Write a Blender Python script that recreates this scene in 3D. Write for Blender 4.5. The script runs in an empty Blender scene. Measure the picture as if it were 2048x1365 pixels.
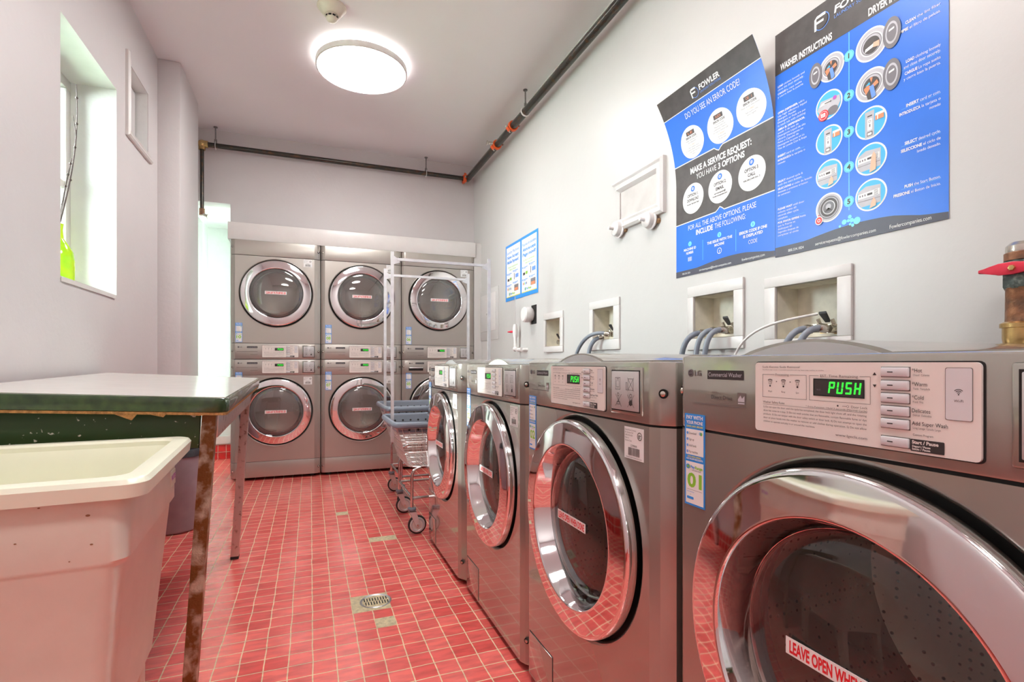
import bpy, bmesh, math, random
from mathutils import Vector, Matrix, Quaternion

SC = bpy.context.scene
COL = SC.collection
PI = math.pi
random.seed(4)

# ------------------------------------------------------------------ camera
cam_d = bpy.data.cameras.new('camera')
cam_d.sensor_width = 36.0
cam_d.lens = 1040 / 2048 * 36.0
cam_d.shift_y = (727 - 682.5) / 2048
cam_d.clip_start = 0.02
cam = bpy.data.objects.new('camera', cam_d)
COL.objects.link(cam)
cam.location = (0, 0, 0.975)
cam.rotation_euler = (PI / 2, 0, -math.radians(21.2))
SC.camera = cam

# ------------------------------------------------------------------ world, sun, exposure
W = bpy.data.worlds.new('world')
SC.world = W
W.use_nodes = True
wn = W.node_tree.nodes
wn.clear()
wo = wn.new('ShaderNodeOutputWorld')
wb = wn.new('ShaderNodeBackground')
wb.inputs['Color'].default_value = (0.92, 0.98, 1.0, 1)
wb.inputs['Strength'].default_value = 48.0
W.node_tree.links.new(wb.outputs[0], wo.inputs[0])
SC.view_settings.view_transform = 'Standard'
SC.view_settings.look = 'None'
SC.view_settings.gamma = 1.0
SC.view_settings.use_curve_mapping = False
SC.view_settings.exposure = 0.15
SC.cycles.max_bounces = 14
SC.cycles.diffuse_bounces = 8
SC.cycles.glossy_bounces = 6
SC.cycles.transparent_max_bounces = 16
SC.cycles.use_denoising = True
SC.cycles.caustics_reflective = False
SC.cycles.caustics_refractive = False
sun_d = bpy.data.lights.new('sun', 'SUN')
sun_d.energy = 11.0
sun_d.angle = math.radians(1.2)
sun_d.color = (1.0, 0.98, 0.93)
sun = bpy.data.objects.new('sun', sun_d)
COL.objects.link(sun)
sun.rotation_euler = Vector((1.0, -0.45, -0.57)).to_track_quat('-Z', 'Y').to_euler()
sun.location = (-6, 5, 6)
LAMP_E = 34.0

# ------------------------------------------------------------------ materials
MATS = {}


def N(nt, t, **kw):
    n = nt.nodes.new(t)
    for k, v in kw.items():
        setattr(n, k, v)
    return n


def mat(name, col, rough=0.5, metal=0.0, var=0.0, vscale=8.0, col2=None, bump=0.0, bscale=60.0, coat=0.0,
        coat_rough=0.05, emit=None, estr=0.0, thr=None, spec=0.5, alpha=None):
    """procedural principled material: noise-driven colour variation and bump"""
    if name in MATS:
        return MATS[name]
    m = bpy.data.materials.new(name)
    m.use_nodes = True
    nt = m.node_tree
    b = nt.nodes['Principled BSDF']
    b.inputs['Roughness'].default_value = rough
    b.inputs['Metallic'].default_value = metal
    b.inputs['Specular IOR Level'].default_value = spec
    b.inputs['Coat Weight'].default_value = coat
    b.inputs['Coat Roughness'].default_value = coat_rough
    tc = N(nt, 'ShaderNodeTexCoord')
    if col2 is None:
        f = 1.0 - var
        col2 = tuple(c * f for c in col[:3])
    nz = N(nt, 'ShaderNodeTexNoise')
    nz.inputs['Scale'].default_value = vscale
    nz.inputs['Detail'].default_value = 6
    nt.links.new(tc.outputs['Object'], nz.inputs['Vector'])
    cr = N(nt, 'ShaderNodeValToRGB')
    lo, hi = thr if thr else (0.3, 0.7)
    cr.color_ramp.elements[0].position = lo
    cr.color_ramp.elements[1].position = hi
    cr.color_ramp.elements[0].color = (*col[:3], 1)
    cr.color_ramp.elements[1].color = (*col2[:3], 1)
    nt.links.new(nz.outputs['Fac'], cr.inputs['Fac'])
    nt.links.new(cr.outputs['Color'], b.inputs['Base Color'])
    if bump > 0:
        n2 = N(nt, 'ShaderNodeTexNoise')
        n2.inputs['Scale'].default_value = bscale
        n2.inputs['Detail'].default_value = 4
        nt.links.new(tc.outputs['Object'], n2.inputs['Vector'])
        bp = N(nt, 'ShaderNodeBump')
        bp.inputs['Strength'].default_value = bump
        bp.inputs['Distance'].default_value = 0.01
        nt.links.new(n2.outputs['Fac'], bp.inputs['Height'])
        nt.links.new(bp.outputs['Normal'], b.inputs['Normal'])
    if emit:
        b.inputs['Emission Color'].default_value = (*emit, 1)
        b.inputs['Emission Strength'].default_value = estr
    MATS[name] = m
    return m


def glass_mat(name, tint, gloss_col=(1, 1, 1), ior=1.5, haze=0.0):
    m = bpy.data.materials.new(name)
    m.use_nodes = True
    nt = m.node_tree
    nt.nodes.clear()
    o = N(nt, 'ShaderNodeOutputMaterial')
    mx = N(nt, 'ShaderNodeMixShader')
    fr = N(nt, 'ShaderNodeFresnel')
    fr.inputs['IOR'].default_value = ior
    tr = N(nt, 'ShaderNodeBsdfTransparent')
    gl = N(nt, 'ShaderNodeBsdfGlossy')
    gl.inputs['Roughness'].default_value = 0.02
    gl.inputs['Color'].default_value = (*gloss_col, 1)
    tc = N(nt, 'ShaderNodeTexCoord')
    nz = N(nt, 'ShaderNodeTexNoise')
    nz.inputs['Scale'].default_value = 5
    nt.links.new(tc.outputs['Object'], nz.inputs['Vector'])
    cr = N(nt, 'ShaderNodeValToRGB')
    cr.color_ramp.elements[0].color = (*tint, 1)
    cr.color_ramp.elements[1].color = (*[t * 0.85 for t in tint], 1)
    nt.links.new(nz.outputs['Fac'], cr.inputs['Fac'])
    nt.links.new(cr.outputs['Color'], tr.inputs['Color'])
    nt.links.new(fr.outputs[0], mx.inputs[0])
    nt.links.new(tr.outputs[0], mx.inputs[1])
    nt.links.new(gl.outputs[0], mx.inputs[2])
    df = N(nt, 'ShaderNodeBsdfDiffuse')
    df.inputs['Color'].default_value = (0.62, 0.60, 0.57, 1)
    m3 = N(nt, 'ShaderNodeMixShader')
    m3.inputs[0].default_value = haze
    nt.links.new(mx.outputs[0], m3.inputs[1])
    nt.links.new(df.outputs[0], m3.inputs[2])
    nt.links.new(m3.outputs[0], o.inputs[0])
    MATS[name] = m
    return m


def tile_mat(name, axes, pitch, loc, c1, c2, mortar, msize, rough=0.22, var=0.35):
    """square ceramic tiles; axes = which object axes run along the surface"""
    m = bpy.data.materials.new(name)
    m.use_nodes = True
    nt = m.node_tree
    b = nt.nodes['Principled BSDF']
    tc = N(nt, 'ShaderNodeTexCoord')
    sx = N(nt, 'ShaderNodeSeparateXYZ')
    cb = N(nt, 'ShaderNodeCombineXYZ')
    nt.links.new(tc.outputs['Object'], sx.inputs[0])
    wob = N(nt, 'ShaderNodeTexNoise')
    wob.inputs['Scale'].default_value = 9
    nt.links.new(tc.outputs['Object'], wob.inputs['Vector'])
    for i, a in enumerate(axes):
        ad = N(nt, 'ShaderNodeMath', operation='SUBTRACT')
        ad.inputs[1].default_value = loc[i]
        nt.links.new(sx.outputs['XYZ'.index(a)], ad.inputs[0])
        w2 = N(nt, 'ShaderNodeMath', operation='MULTIPLY_ADD')
        w2.inputs[1].default_value = 0.007
        nt.links.new(wob.outputs['Fac'], w2.inputs[0])
        nt.links.new(ad.outputs[0], w2.inputs[2])
        nt.links.new(w2.outputs[0], cb.inputs[i])
    br = N(nt, 'ShaderNodeTexBrick')
    br.offset = 0.0
    br.squash = 1.0
    br.inputs['Scale'].default_value = 1.0
    br.inputs['Mortar Size'].default_value = msize
    br.inputs['Mortar Smooth'].default_value = 0.25
    br.inputs['Brick Width'].default_value = pitch
    br.inputs['Row Height'].default_value = pitch
    br.inputs['Bias'].default_value = 0.0
    br.inputs['Color1'].default_value = (*c1, 1)
    br.inputs['Color2'].default_value = (*c2, 1)
    br.inputs['Mortar'].default_value = (*mortar, 1)
    nt.links.new(cb.outputs[0], br.inputs['Vector'])
    nz = N(nt, 'ShaderNodeTexNoise')
    nz.inputs['Scale'].default_value = 26
    nz.inputs['Detail'].default_value = 5
    mp = N(nt, 'ShaderNodeMapping')
    mp.inputs['Scale'].default_value = (0.45, 1.6, 1)
    nt.links.new(tc.outputs['Object'], mp.inputs['Vector'])
    nt.links.new(mp.outputs[0], nz.inputs['Vector'])
    cr = N(nt, 'ShaderNodeValToRGB')
    cr.color_ramp.elements[0].position = 0.4
    cr.color_ramp.elements[1].position = 0.75
    cr.color_ramp.elements[0].color = (1, 1, 1, 1)
    cr.color_ramp.elements[1].color = (1 - var, 1 - var, 1 - var, 1)
    nt.links.new(nz.outputs['Fac'], cr.inputs['Fac'])
    mu = N(nt, 'ShaderNodeMix', data_type='RGBA', blend_type='MULTIPLY')
    mu.inputs['Factor'].default_value = 1.0
    nt.links.new(br.outputs['Color'], mu.inputs['A'])
    nt.links.new(cr.outputs['Color'], mu.inputs['B'])
    nt.links.new(mu.outputs['Result'], b.inputs['Base Color'])
    rr = N(nt, 'ShaderNodeMapRange')
    rr.inputs['To Min'].default_value = rough
    rr.inputs['To Max'].default_value = 0.8
    nt.links.new(br.outputs['Fac'], rr.inputs['Value'])
    nt.links.new(rr.outputs[0], b.inputs['Roughness'])
    n2 = N(nt, 'ShaderNodeTexNoise')
    n2.inputs['Scale'].default_value = 220
    nt.links.new(tc.outputs['Object'], n2.inputs['Vector'])
    ma = N(nt, 'ShaderNodeMath', operation='MULTIPLY_ADD')
    ma.inputs[1].default_value = -1.0
    sc2 = N(nt, 'ShaderNodeMath', operation='MULTIPLY')
    sc2.inputs[1].default_value = 0.35
    nt.links.new(n2.outputs['Fac'], sc2.inputs[0])
    nt.links.new(br.outputs['Fac'], ma.inputs[0])
    nt.links.new(sc2.outputs[0], ma.inputs[2])
    bp = N(nt, 'ShaderNodeBump')
    bp.inputs['Strength'].default_value = 0.35
    bp.inputs['Distance'].default_value = 0.002
    nt.links.new(ma.outputs[0], bp.inputs['Height'])
    nt.links.new(bp.outputs['Normal'], b.inputs['Normal'])
    MATS[name] = m
    return m


def drum_mat():
    m = bpy.data.materials.new('drum_steel')
    m.use_nodes = True
    nt = m.node_tree
    b = nt.nodes['Principled BSDF']
    b.inputs['Metallic'].default_value = 0.9
    b.inputs['Roughness'].default_value = 0.32
    tc = N(nt, 'ShaderNodeTexCoord')
    vo = N(nt, 'ShaderNodeTexVoronoi')
    vo.inputs['Scale'].default_value = 62
    vo.inputs['Randomness'].default_value = 0.25
    nt.links.new(tc.outputs['Object'], vo.inputs['Vector'])
    cr = N(nt, 'ShaderNodeValToRGB')
    cr.color_ramp.elements[0].position = 0.15
    cr.color_ramp.elements[1].position = 0.24
    cr.color_ramp.elements[0].color = (0.04, 0.04, 0.035, 1)
    cr.color_ramp.elements[1].color = (0.62, 0.60, 0.54, 1)
    nt.links.new(vo.outputs['Distance'], cr.inputs['Fac'])
    nt.links.new(cr.outputs['Color'], b.inputs['Base Color'])
    MATS['drum_steel'] = m
    return m


M_WALL = mat('wall_paint', (0.65, 0.62, 0.62), 0.55, var=0.05, vscale=2.5, bump=0.12, bscale=38)
M_WALLR = mat('wall_paint_gloss', (0.62, 0.61, 0.59), 0.38, var=0.04, vscale=2.2, bump=0.10, bscale=26)
M_CEIL = mat('ceiling_paint', (0.86, 0.845, 0.865), 0.6, var=0.05, vscale=1.2, bump=0.06, bscale=30)
M_REVEAL = mat('reveal_paint', (0.80, 0.82, 0.80), 0.5, var=0.08, vscale=6, bump=0.35, bscale=14)
M_TRIMW = mat('white_gloss_trim', (0.72, 0.70, 0.68), 0.35, var=0.06, vscale=9, bump=0.05, bscale=50)
M_TRIMD = mat('old_white_trim', (0.62, 0.59, 0.56), 0.4, var=0.15, vscale=12, bump=0.1, bscale=50)
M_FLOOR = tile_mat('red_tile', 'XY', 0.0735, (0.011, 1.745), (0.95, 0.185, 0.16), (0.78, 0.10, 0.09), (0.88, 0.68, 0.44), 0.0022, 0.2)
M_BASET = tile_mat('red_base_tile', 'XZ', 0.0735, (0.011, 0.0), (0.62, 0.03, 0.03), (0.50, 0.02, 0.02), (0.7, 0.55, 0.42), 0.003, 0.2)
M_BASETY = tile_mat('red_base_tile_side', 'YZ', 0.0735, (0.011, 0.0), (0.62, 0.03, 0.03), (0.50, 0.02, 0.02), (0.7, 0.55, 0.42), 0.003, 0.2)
M_MORTAR = mat('bare_mortar', (0.78, 0.66, 0.42), 0.85, var=0.45, vscale=55, bump=0.5, bscale=120)
M_BODY = mat('machine_graphite', (0.43, 0.42, 0.375), 0.19, 0.62, var=0.10, vscale=3, coat=0.7, coat_rough=0.03)
M_BODYD = mat('machine_graphite_dryer', (0.46, 0.43, 0.39), 0.34, 0.6, var=0.08, vscale=3, coat=0.35, coat_rough=0.12)
M_DARK = mat('dark_gap', (0.012, 0.011, 0.010), 0.7, var=0.2)
M_CHROME = mat('door_chrome', (0.86, 0.86, 0.87), 0.045, 1.0, var=0.04, vscale=4)
M_CHROMEB = mat('tube_chrome', (0.78, 0.78, 0.78), 0.16, 1.0, var=0.25, vscale=30)
M_ZINC = mat('zinc_tube', (0.90, 0.93, 0.95), 0.34, 0.75, var=0.15, vscale=20)
M_LABEL = mat('label_plastic', (0.82, 0.78, 0.73), 0.35, var=0.04)
M_PLATE = mat('plate_grey', (0.56, 0.56, 0.56), 0.3, 0.2, var=0.05)
M_BUTTON = mat('button_grey', (0.70, 0.71, 0.73), 0.3, var=0.05)
M_INK = mat('ink_dark', (0.035, 0.03, 0.03), 0.5, var=0.1)
M_INKG = mat('ink_grey', (0.16, 0.14, 0.13), 0.5, var=0.1)
M_LCD = mat('display_black', (0.01, 0.015, 0.012), 0.12, var=0.2)
M_LED = mat('display_green', (0.02, 0.3, 0.02), 0.4, emit=(0.03, 1.0, 0.05), estr=1.0)
M_LEDO = mat('display_off_segments', (0.10, 0.05, 0.02), 0.4)
M_SBLUE = mat('sticker_blue', (0.03, 0.30, 0.82), 0.35, var=0.05)
M_WHITE = mat('print_white', (0.85, 0.87, 0.86), 0.4, var=0.03)
M_GREEN = mat('print_green', (0.27, 0.62, 0.05), 0.4, var=0.03)
M_YEL = mat('print_yellow', (0.80, 0.72, 0.08), 0.4, var=0.03)
M_RED = mat('print_red', (0.75, 0.02, 0.03), 0.4, var=0.03)
M_PBLUE = mat('poster_blue', (0.028, 0.19, 0.80), 0.34, var=0.12, vscale=5)
M_PDARK = mat('poster_charcoal', (0.088, 0.077, 0.075), 0.42, var=0.35, vscale=22)
M_PWAVE = mat('poster_slate', (0.075, 0.075, 0.105), 0.4, var=0.15)
M_CYAN = mat('print_cyan', (0.20, 0.78, 0.90), 0.4)
M_LOGOB = mat('print_logo_blue', (0.15, 0.33, 0.85), 0.4)
M_PGREY = mat('print_grey', (0.56, 0.56, 0.60), 0.4, var=0.1, vscale=40)
M_PGREY2 = mat('print_mid_grey', (0.20, 0.19, 0.21), 0.4, var=0.1)
M_PSKY = mat('print_sky_blue', (0.07, 0.50, 0.86), 0.4)
M_ORANGE = mat('print_orange', (0.85, 0.28, 0.13), 0.4)
M_SKIN = mat('print_skin', (0.85, 0.50, 0.34), 0.4)
M_PVIO = mat('print_violet', (0.5, 0.1, 0.5), 0.4)
M_PAPERBACK = mat('poster_paper', (0.75, 0.75, 0.74), 0.5)
M_RUBBER = mat('black_rubber', (0.02, 0.019, 0.018), 0.5, var=0.2)
M_WHEEL = mat('wheel_grey', (0.72, 0.66, 0.62), 0.35, 0.2, var=0.1)
M_BUMP = mat('bumper_blue_grey', (0.21, 0.24, 0.29), 0.35, var=0.1)
M_HOSE = mat('grey_hose', (0.25, 0.28, 0.33), 0.35, var=0.1, vscale=30)
M_BRASS = mat('brass', (0.70, 0.48, 0.20), 0.25, 0.9, var=0.35, vscale=40)
M_NICKEL = mat('nickel', (0.72, 0.68, 0.60), 0.2, 0.95, var=0.2, vscale=40)
M_BOXIN = mat('box_cream', (0.84, 0.80, 0.68), 0.5, var=0.30, vscale=16)
M_PIPE = mat('black_pipe', (0.055, 0.055, 0.048), 0.25, 0.6, col2=(0.13, 0.075, 0.04), vscale=28, thr=(0.52, 0.72))
M_CLAMP = mat('orange_coupling', (0.78, 0.10, 0.015), 0.35, var=0.15, vscale=30)
M_RUST = mat('rusty_tube', (0.56, 0.47, 0.36), 0.45, 0.35, col2=(0.20, 0.075, 0.015), vscale=22, thr=(0.38, 0.55), bump=0.3, bscale=90)
M_RUSTL = mat('spotted_tube', (0.66, 0.58, 0.55), 0.28, 0.75, col2=(0.20, 0.11, 0.07), vscale=40, thr=(0.58, 0.72))
M_LAM = mat('laminate_pale', (0.80, 0.78, 0.74), 0.22, var=0.06, vscale=12, coat=0.4, coat_rough=0.1)
M_EDGE = mat('edge_dark_green', (0.018, 0.040, 0.016), 0.22, col2=(0.035, 0.075, 0.02), vscale=40, coat=0.5)
M_APRON = mat('apron_green_speckled', (0.028, 0.075, 0.020), 0.4, col2=(0.62, 0.66, 0.55), vscale=60, thr=(0.66, 0.69))
M_CHIP = mat('particle_board', (0.62, 0.30, 0.10), 0.8, var=0.5, vscale=90, bump=0.6, bscale=200)
M_TUB = mat('tub_beige', (0.80, 0.78, 0.67), 0.38, var=0.10, vscale=9, bump=0.03, bscale=80)
M_TUBR = mat('tub_rim_cream', (0.86, 0.87, 0.70), 0.32, var=0.06, vscale=9)
M_STAIN = mat('brown_stain', (0.30, 0.17, 0.08), 0.7)
M_BIN = mat('bin_grey', (0.36, 0.33, 0.37), 0.4, var=0.15, vscale=14)
M_BAG = mat('bin_liner', (0.05, 0.06, 0.07), 0.25, var=0.3, vscale=30, bump=0.5, bscale=60)
M_PLASTW = mat('white_plastic', (0.82, 0.80, 0.78), 0.4, var=0.08, vscale=30, bump=0.08, bscale=90)
M_IVORY = mat('ivory_plastic', (0.74, 0.70, 0.58), 0.4, var=0.08, vscale=30)
M_LAMP = mat('lamp_diffuser', (0.9, 0.9, 0.9), 0.5, emit=(1.0, 0.975, 0.95), estr=LAMP_E)
M_LAMPB = mat('lamp_backlight', (0.9, 0.9, 0.9), 0.5, emit=(1.0, 0.98, 0.93), estr=5.0)
M_REDL = mat('red_lever', (0.78, 0.03, 0.07), 0.35, var=0.15, vscale=40)
M_COPPER = mat('aged_copper', (0.36, 0.17, 0.09), 0.42, 0.7, col2=(0.16, 0.10, 0.07), vscale=30, thr=(0.4, 0.65), bump=0.3, bscale=80)
M_VERD = mat('verdigris_brass', (0.10, 0.13, 0.12), 0.5, 0.4, col2=(0.36, 0.42, 0.36), vscale=50, thr=(0.5, 0.7), bump=0.4, bscale=90)
M_TWIG = mat('twig_brown', (0.09, 0.06, 0.055), 0.7, var=0.3, vscale=50, bump=0.4, bscale=200)
M_GLASSG = mat('green_glass_bottle', (0.22, 0.72, 0.02), 0.1, col2=(0.75, 0.80, 0.02), vscale=7)
M_LAWN_BOUNCE = mat('grass_bounce', (0.42, 0.54, 0.38), 0.8, var=0.4, vscale=20)
M_GRATE = mat('drain_steel', (0.55, 0.56, 0.58), 0.35, 0.8, var=0.25, vscale=60)
M_PANE = glass_mat('window_glass', (0.93, 0.97, 0.96))
M_GLW = glass_mat('washer_glass', (0.80, 0.78, 0.72), ior=1.6, haze=0.05)
M_GLD = glass_mat('dryer_glass', (0.62, 0.60, 0.56), ior=2.0, haze=0.14)
M_ROD = mat('steel_rod', (0.30, 0.30, 0.29), 0.35, 0.8, var=0.3, vscale=40)
M_DRUM = drum_mat()
M_DRUMD = mat('dryer_drum_steel', (0.62, 0.60, 0.57), 0.35, 0.8, var=0.2, vscale=5)
M_WIRE = mat('basket_wire', (0.72, 0.72, 0.70), 0.3, 0.85, var=0.2, vscale=20)
M_BARR = mat('dryer_door_red_seal', (0.55, 0.03, 0.03), 0.4)


# ------------------------------------------------------------------ mesh builder
class MB:
    def __init__(s):
        s.bm = bmesh.new()
        s.mats = []

    def mi(s, m):
        if m not in s.mats:
            s.mats.append(m)
        return s.mats.index(m)

    def face(s, pts, m):
        vs = [s.bm.verts.new(p) for p in pts]
        try:
            f = s.bm.faces.new(vs)
            f.material_index = s.mi(m)
            return f
        except ValueError:
            return None

    def box(s, x0, x1, y0, y1, z0, z1, m, bev=0.0, seg=2):
        x0, x1 = min(x0, x1), max(x0, x1)
        y0, y1 = min(y0, y1), max(y0, y1)
        z0, z1 = min(z0, z1), max(z0, z1)
        k = s.mi(m)
        P = [(x, y, z) for z in (z0, z1) for y in (y0, y1) for x in (x0, x1)]
        v = [s.bm.verts.new(p) for p in P]
        fs = []
        for q in ((0, 2, 3, 1), (4, 5, 7, 6), (0, 1, 5, 4), (2, 6, 7, 3), (0, 4, 6, 2), (1, 3, 7, 5)):
            f = s.bm.faces.new([v[i] for i in q])
            f.material_index = k
            fs.append(f)
        if bev > 0:
            es = list({e for f in fs for e in f.edges})
            r = bmesh.ops.bevel(s.bm, geom=es, offset=bev, segments=seg, profile=0.5, affect='EDGES')
            for f in r['faces']:
                f.material_index = k
        return fs

    def prism(s, pts, fn, a, b, m, caps=True, bev=0.0, mcap=None):
        """pts: 2d outline, fn(u,v,h)->xyz"""
        k = s.mi(m)
        kc = s.mi(mcap) if mcap else k
        A = [s.bm.verts.new(fn(u, v, a)) for u, v in pts]
        B = [s.bm.verts.new(fn(u, v, b)) for u, v in pts]
        n = len(pts)
        fs = []
        for i in range(n):
            f = s.bm.faces.new([A[i], A[(i + 1) % n], B[(i + 1) % n], B[i]])
            f.material_index = k
            fs.append(f)
        if caps:
            f = s.bm.faces.new(A[::-1]); f.material_index = kc; fs.append(f)
            f = s.bm.faces.new(B); f.material_index = kc; fs.append(f)
        if bev > 0:
            es = list({e for f in fs for e in f.edges})
            r = bmesh.ops.bevel(s.bm, geom=es, offset=bev, segments=2, profile=0.5, affect='EDGES')
            for f in r['faces']:
                f.material_index = k
        return fs

    def lathe(s, prof, o, axis, m, seg=32, closed=False, a0=0.0, a1=2 * PI):
        """prof: (r, h) pairs, revolved around axis through o"""
        ax = Vector(axis).normalized()
        t = Vector((0, 0, 1)) if abs(ax.z) < 0.9 else Vector((1, 0, 0))
        u = ax.cross(t).normalized()
        v = ax.cross(u)
        o = Vector(o)
        ms = m if isinstance(m, (list, tuple)) else [m] * (len(prof) - 1)
        rings = []
        for r, h in prof:
            if r < 1e-6:
                rings.append([s.bm.verts.new(o + ax * h)])
            else:
                rings.append([s.bm.verts.new(o + ax * h + (u * math.cos(a) + v * math.sin(a)) * r)
                              for a in [2 * PI * i / seg for i in range(seg)]])
        for j in range(len(rings) - 1):
            A, B = rings[j], rings[j + 1]
            k = s.mi(ms[j])
            for i in range(seg):
                i2 = (i + 1) % seg
                if len(A) == 1 and len(B) == 1:
                    continue
                if len(A) == 1:
                    vs = [A[0], B[i2], B[i]]
                elif len(B) == 1:
                    vs = [A[i], A[i2], B[0]]
                else:
                    vs = [A[i], A[i2], B[i2], B[i]]
                f = s.bm.faces.new(vs)
                f.material_index = k

    def tube(s, pts, r, m, seg=8, closed=False, caps=True, sx=1.0, sy=1.0, up=None, rot=0.0):
        pts = [Vector(p) for p in pts]
        k = s.mi(m)
        n = len(pts)
        rs = r if isinstance(r, (list, tuple)) else [r] * n
        T = []
        for i in range(n):
            if closed:
                d = pts[(i + 1) % n] - pts[i - 1]
            else:
                d = pts[min(i + 1, n - 1)] - pts[max(i - 1, 0)]
            T.append(d.normalized())
        if up is None:
            up = Vector((0, 0, 1)) if abs(T[0].z) < 0.9 else Vector((1, 0, 0))
        u = (Vector(up) - T[0] * T[0].dot(Vector(up))).normalized()
        rings = []
        for i in range(n):
            if i > 0:
                q = T[i - 1].rotation_difference(T[i])
                u = q @ u
            u = (u - T[i] * T[i].dot(u)).normalized()
            w = T[i].cross(u)
            ring = []
            for a in range(seg):
                an = 2 * PI * (a + 0.5 if seg == 4 else a) / seg + rot
                ring.append(s.bm.verts.new(pts[i] + u * math.cos(an) * rs[i] * sx + w * math.sin(an) * rs[i] * sy))
            rings.append(ring)
        m2 = n if closed else n - 1
        for i in range(m2):
            A, B = rings[i], rings[(i + 1) % n]
            for a in range(seg):
                b = (a + 1) % seg
                f = s.bm.faces.new([A[a], A[b], B[b], B[a]])
                f.material_index = k
        if caps and not closed:
            f = s.bm.faces.new(rings[0][::-1]); f.material_index = k
            f = s.bm.faces.new(rings[-1]); f.material_index = k

    def sph(s, c, r, m, seg=16, sz=1.0):
        prof = [(r * math.sin(PI * i / 8), -r * sz * math.cos(PI * i / 8)) for i in range(9)]
        s.lathe(prof, c, (0, 0, 1), m, seg)

    def build(s, name, parent=None, loc=None, smooth=35):
        bmesh.ops.recalc_face_normals(s.bm, faces=s.bm.faces[:])
        me = bpy.data.meshes.new(name)
        s.bm.to_mesh(me)
        s.bm.free()
        for m in s.mats:
            me.materials.append(m)
        if smooth:
            for p in me.polygons:
                p.use_smooth = True
            me.set_sharp_from_angle(angle=math.radians(smooth))
        return link(name, me, parent, loc)


def link(name, me, parent=None, loc=None):
    o = bpy.data.objects.new(name, me)
    COL.objects.link(o)
    if parent:
        o.parent = parent
    if loc:
        o.location = loc
    return o


def empty(name, label, cat, loc=(0, 0, 0), rz=0.0, group=None):
    o = bpy.data.objects.new(name, None)
    COL.objects.link(o)
    o.location = loc
    o.rotation_euler = (0, 0, rz)
    o.empty_display_size = 0.1
    o['label'] = label
    o['category'] = cat
    if group:
        o['group'] = group
    return o


def tag(o, label, cat, group=None, kind=None):
    o['label'] = label
    o['category'] = cat
    if group:
        o['group'] = group
    if kind:
        o['kind'] = kind
    return o


def struct(o):
    o['kind'] = 'structure'
    return o


CACHE = {}


def part(name, key, fn, parent, loc=None, label=None):
    """part whose mesh is built once per key and shared afterwards"""
    if key not in CACHE:
        mb = MB()
        fn(mb)
        o = mb.build(name, parent, loc)
        CACHE[key] = o.data
    else:
        o = link(name, CACHE[key], parent, loc)
    if label:
        o['label'] = label
    return o


# ------------------------------------------------------------------ flat art (text, circles, bands) on any surface
TXT = {}


def glyphs(s, bold):
    k = (s, bold)
    if k not in TXT:
        cu = bpy.data.curves.new('t', 'FONT')
        cu.body = s
        cu.resolution_u = 3
        cu.fill_mode = 'FRONT'
        cu.offset = 0.034 if bold else 0.0
        ob = bpy.data.objects.new('t', cu)
        me = ob.to_mesh()
        vs = [(v.co.x, v.co.y) for v in me.vertices]
        fs = [tuple(p.vertices) for p in me.polygons]
        ob.to_mesh_clear()
        bpy.data.objects.remove(ob)
        bpy.data.curves.remove(cu)
        TXT[k] = (vs, fs)
    return TXT[k]


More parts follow.
